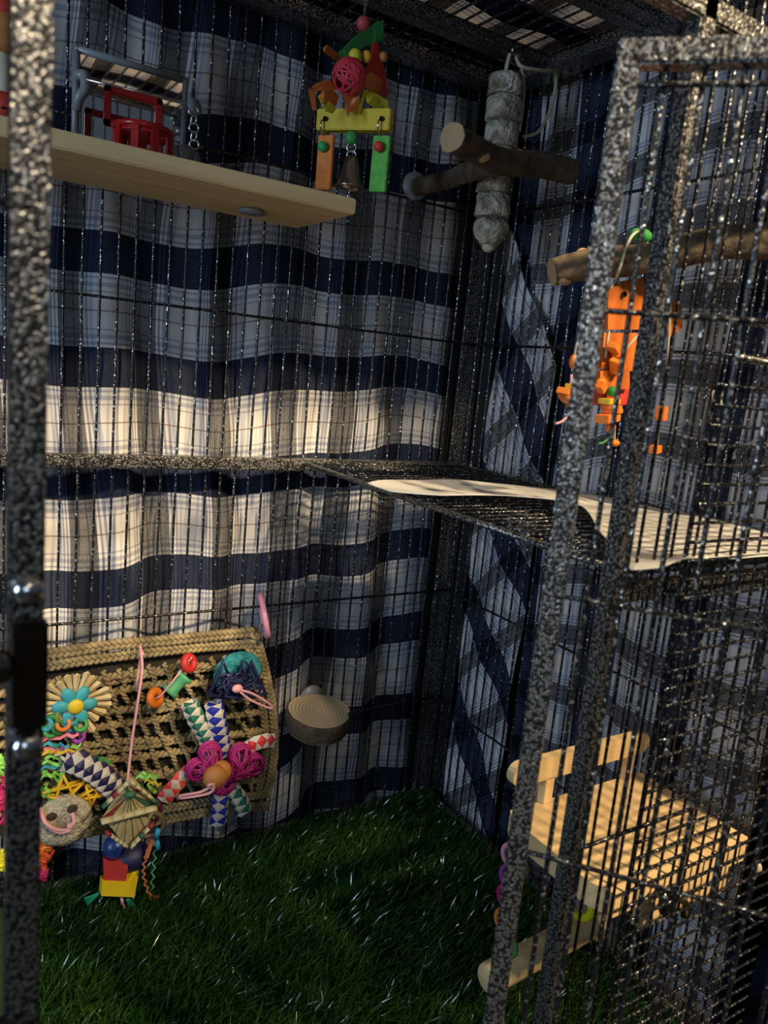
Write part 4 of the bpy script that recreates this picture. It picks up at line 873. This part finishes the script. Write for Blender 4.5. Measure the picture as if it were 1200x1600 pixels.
# ---------------------------------------------------------------- wooden play stand at the lower right
ZTB = H - .368; SX0, SX1, SY0, SY1 = .444, .619, .322, .442
ps = thing('wooden_play_stand', ((SX0 + SX1) / 2, .40, .03), 'pale pine play stand with rail and thick dowel at the lower right', 'perch stand')
tp_ = MB(); rcx = .012; outl2 = [(SX0 + .004, SY1), (SX0, SY1 - .006), (SX0 - .003, SY1 - .03), (SX0 - .004, SY0 + .02), (SX0 + .004, SY0), (SX1, SY0), (SX1, SY1)]
tp_.prism([(x_, y_, ZTB) for x_, y_ in outl2], (0, 0, -.020)); obj('tabletop', tp_, M_PINE_Y, ps)
def stadium(x0_, x1_, zc_, h_, y_, th): 
    pts = []; r_ = h_ / 2
    for i in range(9): a_ = math.pi / 2 + math.pi * i / 8; pts.append((x0_ + r_ + r_ * math.cos(a_), y_, zc_ + r_ * math.sin(a_)))
    for i in range(9): a_ = -math.pi / 2 + math.pi * i / 8; pts.append((x1_ - r_ + r_ * math.cos(a_), y_, zc_ + r_ * math.sin(a_)))
    return MB().prism(pts, (0, th, 0))
obj('rail', stadium(.4405, .618, H - .3325, .021, .436, .009), M_PINE, ps)
for x_ in (.487, .594): obj('rail_post', MB().box((x_, .4405, (ZTB + H - .343) / 2), (.0105, .009, H - .343 - ZTB + .002), bev=.0005), M_PINE, ps)
obj('skirt_board', MB().box(((SX0 + SX1) / 2 + .02, SY0 + .012, ZTB - .036), (.115, .008, .032), bev=.0006), M_PINE, ps)
dz = H - .540; obj('support_post', MB().box((.600, .446, (dz + ZTB) / 2 - .01), (.018, .016, ZTB - dz), bev=.001), M_PINE, ps)
dl, dr2 = PY(760, 1531, .437), Vector((.600, .446, 0)); dr2.z = dl.z + .003
dax = (dr2 - dl).normalized(); Ld = (dr2 - dl).length; rd_ = .0138
obj('dowel', MB().lathe(dl, [(0, 0), (rd_ * .86, .0), (rd_ * .97, .002), (rd_, .005), (rd_, Ld - .012), (rd_ * .9, Ld - .005), (rd_ * .6, Ld), (0, Ld + .001)], dax, 28), M_PINE_Y, ps)
# hardware clip and wing nuts holding it to the mesh
hw = thing('clamp_fitting', PY(1045, 1412, .330), 'dark metal clamp on the front mesh before the pine table', 'clamp')
hq = PY(1045, 1405, .312)
obj('clamp_body', MB().sphere(hq, .011, (1.1, .35, 1.2), jit=.05).tube([hq + Vector((-.012, 0, .010)), hq + Vector((.004, -.004, -.016))], .004, 8), M_CLIP, hw); obj('clamp_lever', MB().tube([hq + Vector((.0, -.006, .008)), hq + Vector((.014, -.006, -.004)), hq + Vector((.018, -.004, -.018))], .003, 8), mat('brass', (.6, .42, .2), .25, 1.0), hw)
hw = thing('wing_nut_fitting', PY(1185, 1355, .330), 'small pale wing nut at the right edge beside the pine table', 'clamp')
hq = PY(1185, 1355, .314); obj('wing_nut', MB().sphere(hq, .006, (1, .7, 1)).sphere(hq + Vector((.008, 0, .010)), .005, (1, .4, 1.6)).sphere(hq + Vector((-.006, 0, -.006)), .005, (1, .4, 1.4)), flat('ivory', (.6, .5, .32), .35), hw)
# chain of coloured links hung at the stand's left edge, and yellow ring
clk = thing('coloured_link_chain', PY(795, 1450, .43), 'chain of pink, purple and orange links hanging left of the play stand', 'toy')
for (u, v, m_) in ((798, 1338, flat('pink_plastic', (0, 0, 0))), (795, 1372, PURPLE), (791, 1402, MAGENTA), (787, 1440, ORW), (789, 1476, GREEN)): obj('link', MB().torus(PY(u + 3, v, .432), .0088, .0022, (1, .5, 0), 18, 7, sx=1.25), m_, clk)
obj('cord', MB().tube([PY(800, 1300, .436), PY(800, 1338, .432)], .001, 6), PINK, clk)
yr = thing('yellow_ring', PY(913, 1410, .425), 'glossy yellow plastic ring on top of the dowel', 'ring'); obj('ring', MB().torus(PY(905, 1412, .436), .0135, .0042, (1, .25, 0), 24, 9), flat('yellow_plastic', (.72, .66, .02), .25), yr)
